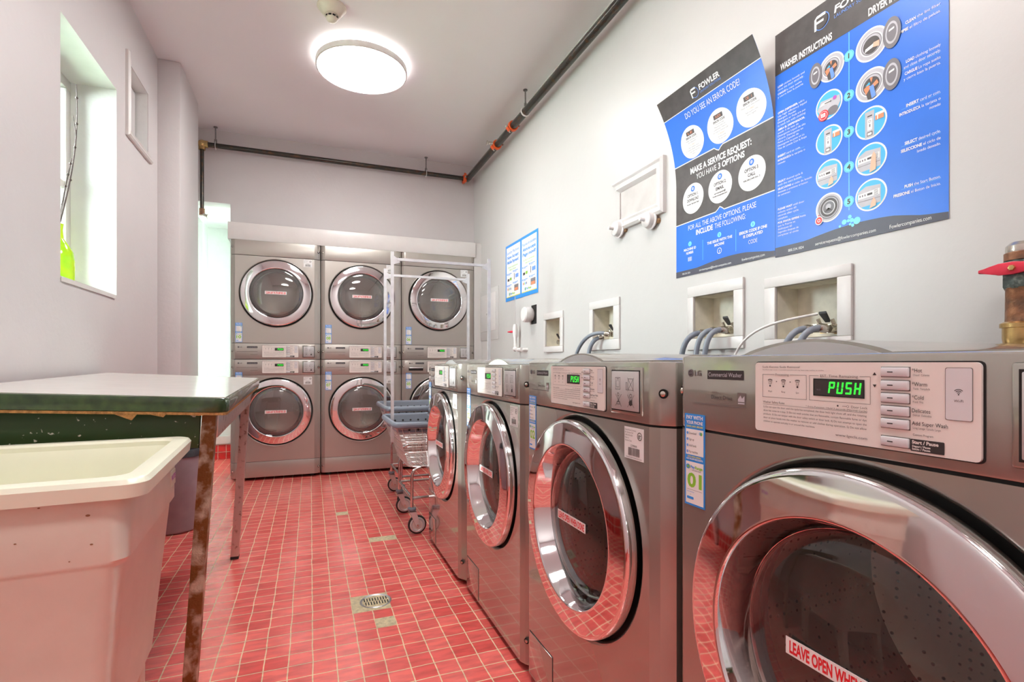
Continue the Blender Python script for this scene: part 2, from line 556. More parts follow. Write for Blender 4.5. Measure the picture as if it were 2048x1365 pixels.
class Art:
    """draws on surface P(s,t,k): k is the print layer"""

    def __init__(a, mb, P):
        a.mb = mb
        a.P = P

    def text(a, s, x, y, h, m, align='l', bold=False, w=None, wk=1.0, slant=0.0, k=3):
        """h: cap height; w: total width to fit"""
        vs, fs = glyphs(s, bold)
        if not vs:
            return
        x0 = min(v[0] for v in vs); x1 = max(v[0] for v in vs)
        sy = h / 0.70
        sx = (w / (x1 - x0)) if w else sy * wk
        W_ = (x1 - x0) * sx
        ox = {'l': x, 'c': x - W_ / 2, 'r': x - W_}[align]
        mi = a.mb.mi(m)
        bv = [a.mb.bm.verts.new(a.P(ox + (v[0] - x0) * sx + slant * v[1] * sy, y + v[1] * sy, k)) for v in vs]
        for f in fs:
            try:
                q = a.mb.bm.faces.new([bv[i] for i in f])
                q.material_index = mi
            except ValueError:
                pass

    def rect(a, x0, x1, y0, y1, m, k=1, nx=1, ny=1):
        a.band(x0, x1, lambda s: y0, lambda s: y1, m, k, nx, ny)

    def band(a, x0, x1, lo, hi, m, k=1, nx=1, ny=1):
        mi = a.mb.mi(m)
        g = []
        for i in range(nx + 1):
            s = x0 + (x1 - x0) * i / nx
            g.append([a.mb.bm.verts.new(a.P(s, lo(s) + (hi(s) - lo(s)) * j / ny, k)) for j in range(ny + 1)])
        for i in range(nx):
            for j in range(ny):
                f = a.mb.bm.faces.new([g[i][j], g[i + 1][j], g[i + 1][j + 1], g[i][j + 1]])
                f.material_index = mi

    def rrect(a, x0, x1, y0, y1, r, m, k=1):
        pts = []
        for cx, cy, a0 in ((x1 - r, y1 - r, 0), (x0 + r, y1 - r, 90), (x0 + r, y0 + r, 180), (x1 - r, y0 + r, 270)):
            for i in range(5):
                an = math.radians(a0 + i * 22.5)
                pts.append((cx + r * math.cos(an), cy + r * math.sin(an)))
        a.poly(pts, m, k)

    def poly(a, pts, m, k=1):
        a.mb.face([a.P(x, y, k) for x, y in pts], m)

    def disc(a, x, y, r, m, k=1, ry=None, seg=28, rings=2, r0=0.0):
        ry = ry or r
        mi = a.mb.mi(m)
        prev = None
        for j in range(rings + 1):
            q = r0 + (1 - r0) * j / rings
            if q < 1e-6:
                ring = [a.mb.bm.verts.new(a.P(x, y, k))]
            else:
                ring = [a.mb.bm.verts.new(a.P(x + r * q * math.cos(2 * PI * i / seg), y + ry * q * math.sin(2 * PI * i / seg), k)) for i in range(seg)]
            if prev:
                for i in range(seg):
                    i2 = (i + 1) % seg
                    if len(prev) == 1:
                        f = a.mb.bm.faces.new([prev[0], ring[i], ring[i2]])
                    else:
                        f = a.mb.bm.faces.new([prev[i], ring[i], ring[i2], prev[i2]])
                    f.material_index = mi
            prev = ring

    def line(a, x0, y0, x1, y1, w, m, k=2):
        dx, dy = x1 - x0, y1 - y0
        L = math.hypot(dx, dy) or 1
        nx, ny = -dy / L * w / 2, dx / L * w / 2
        a.poly([(x0 + nx, y0 + ny), (x0 - nx, y0 - ny), (x1 - nx, y1 - ny), (x1 + nx, y1 + ny)], m, k)

    def frame(a, x0, x1, y0, y1, w, m, k=2):
        a.rect(x0, x1, y0, y0 + w, m, k); a.rect(x0, x1, y1 - w, y1, m, k)
        a.rect(x0, x0 + w, y0, y1, m, k); a.rect(x1 - w, x1, y0, y1, m, k)


def front(s, t, k):            # print on a surface facing local -Y
    return (s, -0.00025 * k, t)


# ------------------------------------------------------------------ room shell
XR, XL, YB, ZC = 1.547, -0.93, 5.06, 2.97
YF = -1.5


def holed(name, fn, a0, a1, z0, z1, d0, d1, holes, m, mrev=None):
    """wall slab with rectangular through holes; fn(a,z,d)->xyz"""
    mb = MB()
    A = sorted({a0, a1, *[h[0] for h in holes], *[h[1] for h in holes]})
    Z = sorted({z0, z1, *[h[2] for h in holes], *[h[3] for h in holes]})
    inh = lambda a, z: any(h[0] < a < h[1] and h[2] < z < h[3] for h in holes)
    for i in range(len(A) - 1):
        for j in range(len(Z) - 1):
            if inh((A[i] + A[i + 1]) / 2, (Z[j] + Z[j + 1]) / 2):
                continue
            for d in (d0, d1):
                mb.face([fn(A[i], Z[j], d), fn(A[i + 1], Z[j], d), fn(A[i + 1], Z[j + 1], d), fn(A[i], Z[j + 1], d)], m)
    for h in holes + [(a0, a1, z0, z1)]:
        q = mrev if (mrev and h is not holes[-1] or (mrev and len(holes))) and h != (a0, a1, z0, z1) else m
        for (p, r) in (((h[0], h[2]), (h[1], h[2])), ((h[1], h[2]), (h[1], h[3])), ((h[1], h[3]), (h[0], h[3])), ((h[0], h[3]), (h[0], h[2]))):
            mb.face([fn(*p, d0), fn(*r, d0), fn(*r, d1), fn(*p, d1)], q)
    return struct(mb.build(name, smooth=0))


mb = MB(); mb.box(-1.3, 1.75, YF - 0.1, 6.2, -0.12, 0.0, M_FLOOR)
floor = struct(mb.build('floor', smooth=0))
mb = MB(); mb.box(-1.3, 1.75, YF - 0.1, 5.2, ZC, ZC + 0.12, M_CEIL)
struct(mb.build('ceiling', smooth=0))

RBOX = [(1.15, 1.383, 1.06, 1.245), (1.577, 1.806, 1.08, 1.26), (2.44, 2.662, 1.108, 1.288), (3.092, 3.318, 1.091, 1.278)]
holed('wall_right', lambda a, z, d: (d, a, z), YF, 5.9, 0, ZC, XR, XR + 0.15, RBOX, M_WALLR)
WIN1 = (2.587, 3.232, 1.325, 2.383)
HAT = (3.42, 3.777, 2.262, 2.625)
holed('wall_left', lambda a, z, d: (d, a, z), YF, YB, 0, ZC, XL, XL - 0.30, [WIN1, HAT], M_WALL, M_REVEAL)
holed('wall_back', lambda a, z, d: (a, d, z), XL - 0.3, XR, -0.02, ZC, YB, YB + 0.14,
      [(XL, -0.642, -0.02, 2.35), (-0.612, 1.478, -0.02, 2.0)], M_WALL)
mb = MB(); mb.box(XL - 0.3, XR + 0.15, YF - 0.12, YF, 0, ZC, M_WALL)
struct(mb.build('wall_front', smooth=0))
mb = MB(); mb.box(XL - 0.01, -0.80, 4.0, 4.59, 0, ZC, M_WALL, 0.012)
struct(mb.build('wall_column', smooth=30))
# alcove behind the back wall
holed('wall_alcove_side', lambda a, z, d: (d, a, z), YB + 0.14, 6.1, 0, 2.5, -0.965, -1.2, [(5.12, 5.75, 0.55, 2.33)], M_REVEAL)
mb = MB(); mb.box(-1.2, 1.7, 6.02, 6.14, 0, 2.5, M_REVEAL); mb.box(-0.965, -0.6, 5.99, 6.02, 0.15, 0.235, M_TRIMW, 0.006)
struct(mb.build('wall_alcove_end', smooth=0))
mb = MB(); mb.box(-1.2, 1.7, YB + 0.14, 6.14, 2.35, 2.47, M_REVEAL)
struct(mb.build('ceiling_alcove', smooth=0))
mb = MB(); mb.box(-0.642, -0.617, YB + 0.14, 6.02, 0, 2.35, M_REVEAL)
struct(mb.build('wall_alcove_partition', smooth=0))
# tiled skirting
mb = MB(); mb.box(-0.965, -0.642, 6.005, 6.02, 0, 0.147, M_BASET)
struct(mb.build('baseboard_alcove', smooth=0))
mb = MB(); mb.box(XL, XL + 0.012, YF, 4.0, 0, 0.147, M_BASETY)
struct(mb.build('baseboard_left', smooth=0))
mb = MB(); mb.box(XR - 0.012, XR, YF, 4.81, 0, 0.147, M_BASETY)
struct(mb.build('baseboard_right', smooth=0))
# boxed header over the dryers
mb = MB(); mb.box(-0.63, 1.486, 4.80, YB, 1.995, 2.136, M_TRIMW, 0.004)
struct(mb.build('trim_1', smooth=30))
mb = MB(); mb.box(1.474, XR, 4.815, YB, 0.0, 2.136, M_WALLR)
struct(mb.build('trim_3', smooth=0))


def window(name, a0, a1, z0, z1, xin, xout, sign):
    """casement set in a wall whose plane is X=const"""
    mb = MB()
    w = 0.05
    for (p, q, r, t) in ((a0, a1, z0, z0 + w), (a0, a1, z1 - w, z1), (a0, a0 + w, z0 + w, z1 - w), (a1 - w, a1, z0 + w, z1 - w)):
        mb.box(xin, xout, p, q, r, t, M_TRIMW, 0.004)
    am = (a0 + a1) / 2
    zm = (z0 + z1) / 2
    mb.box(xin - 0.01, xout + 0.01, a0 + w, a1 - w, zm - 0.018, zm + 0.018, M_TRIMW)
    o = struct(mb.build(name, smooth=30))
    p = MB()
    xm = (xin + xout) / 2
    p.box(xm - 0.002, xm + 0.002, a0 + w, a1 - w, z0 + w, zm - 0.018, M_PANE)
    p.box(xm - 0.002, xm + 0.002, a0 + w, a1 - w, zm + 0.018, z1 - w, M_PANE)
    p.build('pane', o, smooth=0)
    return o


window('window_1', WIN1[0], WIN1[1], WIN1[2], WIN1[3], -1.12, -1.17, 1)
window('window_2', 5.12, 5.75, 0.55, 2.33, -1.03, -1.08, 1)
mb = MB(); mb.box(XL + 0.001, XL + 0.006, WIN1[0] - 0.0, WIN1[1] - 0.03, WIN1[2] - 0.022, WIN1[2] - 0.004, M_TRIMW, 0.001)
struct(mb.build('trim_2', smooth=0))
# unseen grass strip outside the windows, added to bounce green light indoors
mb = MB(); mb.box(-9, -1.5, -2, 12, -0.3, -0.25, M_LAWN_BOUNCE)
struct(mb.build('ground_outside', smooth=0))

# bare-mortar patches where tiles are missing: parts of the floor
g = 0.0735
gx = lambda i: 0.011 + i * g - 0.0035
gy = lambda j: 1.745 + j * g - 0.0035


def patch(i0, i1, j0, j1):
    mb = MB()
    mb.box(gx(i0), gx(i1), gy(j0), gy(j1), -0.002, 0.0008, M_MORTAR)
    o = mb.build('bare_mortar_patch', floor, smooth=0)
    o['label'] = 'bare cream mortar where floor tile is missing'


patch(2, 3, 24, 25)
patch(4, 6, 16, 17)
patch(3, 4, 3, 4)
patch(2, 4, 5, 7)

# floor drain
dr = empty('floor_drain', 'round slotted grey metal floor drain set in broken red tiles', 'drain', (gx(2) + 0.095, gy(5) + 0.078, 0.0))
mb = MB()
mb.lathe([(0.0, -0.001), (0.052, -0.001), (0.056, 0.0015), (0.060, 0.0035), (0.063, 0.0012), (0.063, -0.002)], (0, 0, 0.0008), (0, 0, 1), M_GRATE, 40)
mb.build('grate', dr)
mb = MB()
for row, yy in ((0, 0.018), (1, -0.016)):
    for i in range(-4, 5):
        x = i * 0.0108 + (0.003 if row else 0)
        if abs(x) < 0.047:
            mb.box(x - 0.0021, x + 0.0021, yy - 0.0125, yy + 0.0125, 0.0, 0.0022, M_DARK)
mb.build('slot_pattern', dr)

# ------------------------------------------------------------------ machines (local frame: front at y=0 facing -Y, depth +Y, base z=0)


def hull_pts(Wd, c, d, D):
    h = Wd / 2
    cl, cr = c * 0.7, c * 1.07
    return [(-h, d), (-h + cl * 0.5, d * 0.32), (-h + cl, 0), (h - cr, 0), (h - cr * 0.5, d * 0.32), (h, d), (h, D), (-h, D)]


XYH = lambda u, v, h: (u, v, h)


def hull_piece(mb, Wd, z0, z1, m, hole=None, c=0.042, d=0.030, D=0.745, bev=0.0, inset=0.0):
    pts = [(p[0], p[1] + inset) for p in hull_pts(Wd, c, d, D)]
    if not hole:
        mb.prism(pts, XYH, z0, z1, m, bev=bev)
        return
    # same outline, but the flat front gets a round opening
    k = mb.mi(m)
    h = Wd / 2
    n = len(pts)
    for i in range(n):
        if i == 2:
            continue
        p, q = pts[i], pts[(i + 1) % n]
        mb.face([(p[0], p[1], z0), (q[0], q[1], z0), (q[0], q[1], z1), (p[0], p[1], z1)], m)
    mb.face([(x, y, z0) for x, y in pts[::-1]], m)
    mb.face([(x, y, z1) for x, y in pts], m)
    cz, r = hole
    x0, x1 = pts[2][0], pts[3][0]
    S = 72
    circ = []
    rect = []
    for i in range(S):
        a = 2 * PI * i / S
        dx, dz = math.cos(a), math.sin(a)
        circ.append((r * dx, 0, cz + r * dz))
        ts = []
        if dx > 1e-9: ts.append(x1 / dx)
        if dx < -1e-9: ts.append(x0 / dx)
        if dz > 1e-9: ts.append((z1 - cz) / dz)
        if dz < -1e-9: ts.append((z0 - cz) / dz)
        t = min(v for v in ts if v > 0)
        rect.append((t * dx, 0, cz + t * dz))
    cv = [mb.bm.verts.new(p) for p in circ]
    rv = [mb.bm.verts.new(p) for p in rect]
    for i in range(S):
        j = (i + 1) % S
        vs = [cv[i], rv[i]]
        a, b = rect[i], rect[j]
        if abs(a[0] - b[0]) > 1e-6 and abs(a[2] - b[2]) > 1e-6:
            corner = (x1 if max(a[0], b[0]) > 0 else x0, 0, z1 if max(a[2], b[2]) > cz else z0)
            vs.append(mb.bm.verts.new(corner))
        vs += [rv[j], cv[j]]
        f = mb.bm.faces.new(vs)
        f.material_index = k
    # raised lip, then the recess behind it
    mb.lathe([(r, 0.0), (r - 0.003, -0.0008), (r - 0.006, -0.003), (r - 0.009, -0.007), (r - 0.0105, -0.012), (r - 0.011, -0.024), (0.19, -0.024), (0.19, -0.07)],
             (0, 0, cz), (0, -1, 0), [m, m, m, m, M_DARK, M_DARK, M_DARK], 72)


def seven(a, x, y, h, word, m):
    """seven-segment letters"""
    SEG = {'P': 'abefg', 'U': 'bcdef', 'S': 'acdfg', 'H': 'bcefg'}
    w = h * 0.55
    t = h * 0.15
    for ch in word:
        sg = SEG[ch]
        sl = lambda yy: (yy - y) * 0.12
        def bar(x0, x1, y0, y1):
            a.poly([(x0 + sl(y0), y0), (x1 + sl(y0), y0), (x1 + sl(y1), y1), (x0 + sl(y1), y1)], m, 5)
        if 'a' in sg: bar(x + t * .3, x + w - t * .3, y + h - t, y + h)
        if 'g' in sg: bar(x + t * .3, x + w - t * .3, y + h / 2 - t / 2, y + h / 2 + t / 2)
        if 'd' in sg: bar(x + t * .3, x + w - t * .3, y, y + t)
        if 'f' in sg: bar(x, x + t, y + h / 2 + t * .2, y + h - t * .2)
        if 'b' in sg: bar(x + w - t, x + w, y + h / 2 + t * .2, y + h - t * .2)
        if 'e' in sg: bar(x, x + t, y + t * .2, y + h / 2 - t * .2)
        if 'c' in sg: bar(x + w - t, x + w, y + t * .2, y + h / 2 - t * .2)
        x += w * 1.36


def label_plate(mb, washer):
    """origin at plate centre, 0.28 x 0.10; printed control label"""
    a = Art(mb, lambda s, t, k: (s - 0.14, -0.0042 - 0.00012 * k, t - 0.05))
    pts = []
    r = 0.005
    for cx, cy, a0 in ((0.14 - r, 0.05 - r, 0), (-0.14 + r, 0.05 - r, 90), (-0.14 + r, -0.05 + r, 180), (0.14 - r, -0.05 + r, 270)):
        for i in range(5):
            an = math.radians(a0 + i * 22.5)
            pts.append((cx + r * math.cos(an), cy + r * math.sin(an)))
    mb.prism(pts, lambda u, v, h: (u, h, v), 0.002, -0.004, M_LABEL)
    mb.prism([(x * 1.012, y * 1.03) for x, y in pts], lambda u, v, h: (u, h, v), 0.002, -0.0012, M_DARK)
    I = M_INKG
    a.text('Suds-Excess Suds Removal', 0.0135, 0.0925, 0.0026, I, w=0.062)
    a.text('Too Much soap results in extended cycle time and may leave soap residue on clothes.', 0.0135, 0.089, 0.0014, I, w=0.098)
    a.frame(0.0135, 0.086, 0.050, 0.083, 0.0005, I)
    a.rect(0.035, 0.060, 0.0822, 0.0838, M_LABEL, 3)
    a.text('Processing', 0.0475, 0.0815, 0.0030, I, 'c', w=0.022, k=4)
    for i, (nm) in enumerate(('Wash', 'Rinse', 'Spin')):
        cx = 0.027 + i * 0.0225
        a.poly([(cx - .004, .0755), (cx - .0015, .0765), (cx + .0015, .0765), (cx + .004, .0755), (cx + .003, .073), (cx - .003, .073)], I, 2)
        a.poly([(cx - .0031, .0746), (cx + .0031, .0746), (cx + .0024, .0737), (cx - .0024, .0737)], M_LABEL, 3)
        a.rect(cx - .0022, cx + .0022, .0692, .0722, I, 2)
        a.rect(cx - .0016, cx + .0016, .0697, .0717, M_LABEL, 3)
        a.disc(cx, 0.0665, 0.0014, M_INK, 2, seg=10)
        a.text(nm, cx, 0.0575, 0.0026, I, 'c', wk=0.8)
        if i < 2: a.disc(cx + 0.011, 0.073, 0.0009, I, 2, seg=8)
    a.frame(0.090, 0.171, 0.050, 0.083, 0.0005, I)
    a.rect(0.104, 0.158, 0.0822, 0.0838, M_LABEL, 3)
    a.text('EST. Time Remaining', 0.131, 0.0812, 0.0032, I, 'c', w=0.050, k=4)
    a.rect(0.096, 0.164, 0.0565, 0.079, M_LCD, 3)
    a.rect(0.0975, 0.1625, 0.058, 0.0775, M_INK, 4)
    a.text('Wi-Fi', 0.101, 0.0635, 0.0022, M_PGREY2, k=5, wk=0.8)
    seven(a, 0.117, 0.0605, 0.0150, 'PUSH', M_LED)
    a.disc(0.130, 0.0455, 0.0012, M_INK, 2, seg=10)
    a.text('Door Lock', 0.1475, 0.0440, 0.0030, I, w=0.020)
    a.disc(0.143, 0.0455, 0.0015, I, 2, seg=12); a.disc(0.143, 0.0455, 0.0011, M_LABEL, 3, seg=12); a.line(0.136, 0.0455, 0.1415, 0.0455, 0.0005, I)
    a.text('Washer Safety Rules' if washer else 'Dryer Safety Rules', 0.0145, 0.0415, 0.0032, I, w=0.037)
    a.rect(0.0145, 0.167, 0.0395, 0.0399, I, 2)
    a.text('* Extra Function : Hold 3 seconds (Normal Cycle)', 0.167, 0.0405, 0.0022, I, 'r', w=0.082)
    L = ['1) Do not open the door until the cycle has completed, the door lock light shuts off, and the rotating',
         'drum has come to a stop. 2) Do not wash articles that are flammable, contain flammable fume or dye',
         'products. 3) Do not tamper with the door safety switch or door lock. 4) Do not attempt to open the',
         'door or place hands into the washer to remove or add clothes during operation. 5) Do not allow',
         'children to operate and play in or around the machines.']
    for i, s_ in enumerate(L):
        a.text(s_, 0.0155, 0.0348 - i * 0.0052, 0.0025, I, w=(0.151 if i < 4 else 0.083))
    a.text('www.lgecls.com', 0.167, 0.0075, 0.0032, I, 'r', w=0.040)
    a.poly([(0.1735, 0.0850), (0.1780, 0.0850), (0.17575, 0.0885)], M_INK, 2)
    a.poly([(0.1735, 0.0740), (0.1780, 0.0740), (0.17575, 0.0705)], M_INK, 2)
    rows = [('*Hot', 'Chaud  Caliente', 0.0855), ('*Warm', 'Tiede  Templada', 0.0705), ('*Cold', 'Froid  Fria', 0.0560),
            ('Delicates', 'Delicat  Delicados', 0.0415), ('Add Super Wash', 'Long Lavage  Lavado Largo', 0.0275)]
    if not washer:
        rows = [('*High Temp', 'Chaud  Caliente', 0.0855), ('*Medium', 'Moyen  Mediana', 0.0705), ('*Low Temp', 'Basse  Baja', 0.0560),
                ('No Heat', 'Sans Chaleur', 0.0415), ('Delicates', 'Delicat  Delicados', 0.0275)]
    for t1, t2, yy in rows:
        a.text(t1, 0.2165, yy + 0.0035, 0.0043, M_INK, wk=0.82)
        a.text(t2, 0.2175, yy - 0.0005, 0.0022, I, wk=0.8)
    a.text('Custom Program', 0.2175, 0.0195, 0.0024, I, wk=0.85)
    a.rrect(0.2150, 0.2480, 0.0025, 0.0158, 0.001, M_INK, 2)
    a.text('Start / Pause', 0.2165, 0.0108, 0.0036, M_LABEL, w=0.026, bold=True)
    a.text('Depart / Pause', 0.2168, 0.0070, 0.0022, M_LABEL, w=0.018, bold=True)
    a.text('Inicio / Pausa', 0.2168, 0.0040, 0.0022, M_LABEL, w=0.018, bold=True)
    # wi-fi key
    a.rrect(0.2485, 0.2730, 0.040, 0.0945, 0.002, M_INKG, 2)
    a.rrect(0.2490, 0.2725, 0.0405, 0.0940, 0.002, M_BUTTON, 3)
    for rr in (0.0055, 0.0038, 0.0021):
        P_ = [(0.26075 + rr * math.cos(math.radians(q)), 0.067 + rr * math.sin(math.radians(q))) for q in range(45, 136, 15)]
        Q_ = [(0.26075 + (rr - .0007) * math.cos(math.radians(q)), 0.067 + (rr - .0007) * math.sin(math.radians(q))) for q in range(135, 44, -15)]
        a.poly(P_ + Q_, M_INK, 4)
    a.disc(0.26075, 0.0668, 0.0007, M_INK, 4, seg=8)
    a.text('Wi-Fi', 0.26075, 0.059, 0.0026, M_INK, 'c', k=4)


def key_button(mb):
    mb.box(-0.0150, 0.0150, -0.0075, -0.003, -0.0052, 0.0052, M_BUTTON, 0.0012)
    mb.box(-0.0158, 0.0158, -0.0046, -0.003, -0.0060, 0.0060, M_INKG, 0.0)
    mb.box(-0.007, -0.001, -0.0077, -0.0072, -0.0006, 0.0006, M_INK, 0.0)


def brand_mark(mb):
    """LG roundel, word and model strip; origin at roundel centre"""
    a = Art(mb, front)
    a.disc(0, 0, 0.0068, M_INKG, 2, seg=24)
    a.disc(0, 0, 0.0060, M_PGREY2, 3, seg=24)
    a.disc(0.0, 0, 0.0045, M_INK, 4, seg=24, r0=0.72)
    a.rect(-0.0008, 0.0008, -0.003, 0.0025, M_INK, 4)
    a.rect(-0.0008, 0.0028, -0.003, -0.0018, M_INK, 4)
    a.disc(-0.0024, 0.002, 0.0009, M_INK, 4, seg=10)
    a.text('LG', 0.0098, -0.0045, 0.0092, M_INKG, bold=True, w=0.0165)


def model_strip(mb, words):
    a = Art(mb, front)
    a.rrect(0, 0.078, -0.0075, 0.0075, 0.001, M_INK, 2)
    a.text(words, 0.0385, -0.0030, 0.0068, M_PGREY, 'c', w=0.072)


def drive_mark(mb):
    a = Art(mb, front)
    a.text('Direct Drive', 0.0, 0, 0.0068, M_INK, w=0.046)
    a.text('INVERTER', 0.0, 0.0098, 0.0022, M_INKG, w=0.020)
    a.rect(-0.044, 0.073, -0.0105, -0.0085, M_INKG, 2)
    a.rect(0.056, 0.073, -0.006, 0.013, M_INKG, 2)
    a.poly([(0.058, 0.003), (0.063, 0.009), (0.066, 0.004), (0.071, 0.0085), (0.071, -0.001), (0.058, -0.001)], M_PGREY, 3)
    a.rect(0.058, 0.071, -0.0045, -0.0025, M_PGREY, 3)


def pay_sticker(mb, num):
    """0.050 x 0.160, origin lower-left"""
    a = Art(mb, front)
    mb.box(0, 0.050, -0.0004, 0.0004, 0, 0.160, M_SBLUE)
    a.text('PAY WITH', 0.025, 0.1510, 0.0062, M_WHITE, 'c', bold=True, w=0.041)
    a.text('YOUR PHONE', 0.025, 0.1425, 0.0055, M_WHITE, 'c', bold=True, w=0.041)
    a.text('QUICK, EASY, SECURE', 0.025, 0.1370, 0.0028, M_YEL, 'c', bold=True, w=0.041)
    a.rect(0.003, 0.047, 0.0885, 0.1335, M_WHITE, 2)
    for i, s_ in enumerate(('Download', 'Sign up', 'Add funds', 'Pay machine')):
        yy = 0.1245 - i * 0.0108
        a.disc(0.0075, yy + 0.0018, 0.0024, M_SBLUE, 3, seg=14)
        a.text(str(i + 1), 0.0075, yy + 0.0003, 0.003, M_WHITE, 'c', k=4)
        a.text(s_, 0.0115, yy, 0.0040, M_INKG, wk=0.78, k=3)
    a.disc(0.0415, 0.127, 0.0030, M_GREEN, 3, seg=14)
    a.disc(0.0395, 0.1275, 0.0026, M_SBLUE, 4, seg=14, r0=0.6)
    a.text('EXCLUSIVE OFFERS,', 0.025, 0.0840, 0.0026, M_YEL, 'c', bold=True, w=0.034)
    a.text('ADD IN-APP DISCOUNTS', 0.025, 0.0800, 0.0028, M_WHITE, 'c', bold=True, w=0.041)
    a.rect(0.003, 0.047, 0.0035, 0.0765, M_WHITE, 2)
    a.disc(0.0100, 0.0675, 0.0042, M_GREEN, 3, seg=16)
    a.disc(0.0085, 0.0675, 0.0042, M_SBLUE, 4, seg=16, r0=0.6)
    a.text('Pay', 0.0155, 0.0655, 0.0046, M_SBLUE, bold=True, w=0.0105)
    a.text('Range', 0.0268, 0.0655, 0.0046, M_GREEN, bold=True, w=0.018)
    a.text('MACHINE CODE', 0.030, 0.0610, 0.0020, M_INKG, 'c', w=0.022)
    a.text(num, 0.025, 0.0330, 0.0235, M_GREEN, 'c', bold=True, w=0.036)
    a.rect(0.006, 0.044, 0.0275, 0.0280, M_INKG, 3)
    a.text('Need Assistance', 0.006, 0.0230, 0.0021, M_SBLUE, w=0.018)
    a.text('or', 0.014, 0.0185, 0.0021, M_INKG)
    a.rrect(0.006, 0.023, 0.0110, 0.0155, 0.0015, M_SBLUE, 3)


def service_sticker(mb):
    a = Art(mb, front)
    mb.box(-0.034, 0.034, -0.0003, 0.0003, -0.033, 0.033, M_WHITE)
    for i, (s_, w_) in enumerate((('Fowler Route Company', 0.040), ('For Service Call', 0.029), ('1-800-334-1824', 0.027), ('Refer to', 0.014), ('Machine Code', 0.024))):
        a.text(s_, -0.031, 0.0255 - i * 0.0056, 0.0034, M_INKG, w=w_)
    a.text('229868', 0.0, -0.0068, 0.0042, M_INKG, 'c', w=0.022)
    x = -0.019
    random.seed(7)
    while x < 0.019:
        w_ = random.choice((0.0007, 0.0012, 0.0018))
        a.rect(x, x + w_, -0.0255, -0.009, M_INKG, 3)
        x += w_ + random.choice((0.0007, 0.0011))
    a.text('www.fowlercompanies.com', 0, -0.0305, 0.0028, M_INKG, 'c', w=0.056)
    a.disc(0.021, 0.017, 0.0085, M_INKG, 3, seg=20, r0=0.78)
    a.rect(0.017, 0.026, 0.0175, 0.0195, M_INKG, 4); a.rect(0.017, 0.019, 0.012, 0.0195, M_INKG, 4); a.rect(0.017, 0.024, 0.014, 0.0156, M_INKG, 4)


def pay_plate(mb, w_, h_):
    """payment opening cover with the no-phone icons; origin centre"""
    mb.box(-w_ / 2 - 0.009, w_ / 2 + 0.009, -0.0035, 0.002, -h_ / 2 - 0.009, h_ / 2 + 0.009, M_BODY, 0.003)
    mb.box(-w_ / 2 - 0.0025, w_ / 2 + 0.0025, -0.0042, 0.002, -h_ / 2 - 0.0025, h_ / 2 + 0.0025, M_DARK, 0.0)
    mb.box(-w_ / 2, w_ / 2, -0.0062, 0.002, -h_ / 2, h_ / 2, M_PLATE, 0.0015)
    a = Art(mb, lambda s, t, k: (s, -0.0062 - 0.0002 * k, t))
    q = 0.0008
    x, y = -w_ * 0.23, h_ * 0.17
    a.frame(x - .011, x + .008, y - .012, y + .014, q, M_INK); a.frame(x - .007, x + .004, y - .007, y + .007, q * .7, M_INK)
    a.rect(x - .006, x + .003, y + .010, y + .011, M_INK)
    x = w_ * 0.22
    a.frame(x - .008, x + .011, y - .012, y + .012, q, M_INK); a.line(x - .010, y + .014, x + .013, y - .014, q, M_INK); a.line(x - .010, y - .014, x + .013, y + .014, q, M_INK)
    a.frame(x - .016, x - .011, y - .012, y + .004, q, M_INK)
    y = -h_ * 0.24
    x = -w_ * 0.22
    a.line(x - .012, y + .012, x + .012, y - .014, q, M_INK); a.line(x - .012, y - .014, x + .012, y + .012, q, M_INK)
    a.disc(x - .001, y + .011, .004, M_INK, 2, seg=12, r0=.75); a.line(x, y + .006, x, y - .006, q, M_INK); a.frame(x - .006, x + .006, y - .010, y - .004, q, M_INK)
    x = w_ * 0.24
    a.line(x - .012, y + .012, x + .012, y - .014, q, M_INK); a.line(x - .012, y - .014, x + .012, y + .012, q, M_INK)
    a.poly([(x - .007, y - .004), (x - .002, y + .003), (x + .001, y - .001), (x + .005, y + .004), (x + .006, y - .008), (x, y - .011), (x - .005, y - .009)], M_INK, 3)
    a.disc(x, y + .010, .0045, M_INK, 2, seg=12, r0=.75)


def door_ring(mb):
    """chrome door ring, origin at door centre"""
    mb.lathe([(0.262, -0.004), (0.268, 0.004), (0.268, 0.020), (0.267, 0.0245), (0.264, 0.0275), (0.260, 0.0285), (0.257, 0.0288), (0.232, 0.0318), (0.208, 0.0340), (0.2055, 0.0342), (0.203, 0.0335),
              (0.2015, 0.0315), (0.2005, 0.0285), (0.194, 0.010), (0.1885, -0.008), (0.184, -0.018), (0.178, -0.020)],
             (0, 0, 0), (0, -1, 0), [M_CHROME] * 16, 96)


def dryer_ring(mb):
    mb.lathe([(0.262, -0.004), (0.273, 0.004), (0.273, 0.014), (0.272, 0.0185), (0.269, 0.0215), (0.265, 0.0225), (0.262, 0.0228), (0.240, 0.0250), (0.215, 0.0268), (0.2115, 0.0268), (0.209, 0.026), (0.207, 0.024), (0.2065, 0.017)],
             (0, 0, 0), (0, -1, 0), [M_CHROME] * 12, 96)


def washer_glass(mb):
    prof = [(0.185, -0.019)] + [(0.183 * math.cos(q * PI / 16), -0.018 + 0.030 * math.sin(q * PI / 16)) for q in range(0, 8)] + [(0.0, 0.012)]
    mb.lathe(prof, (0, 0, 0), (0, -1, 0), M_GLW, 64)


def dryer_glass(mb):
    prof = [(0.208, 0.016)] + [(0.2055 * math.cos(q * PI / 16), 0.016 + 0.024 * math.sin(q * PI / 16)) for q in range(0, 8)] + [(0.0, 0.040)]
    mb.lathe(prof, (0, 0, 0), (0, -1, 0), M_GLD, 64)


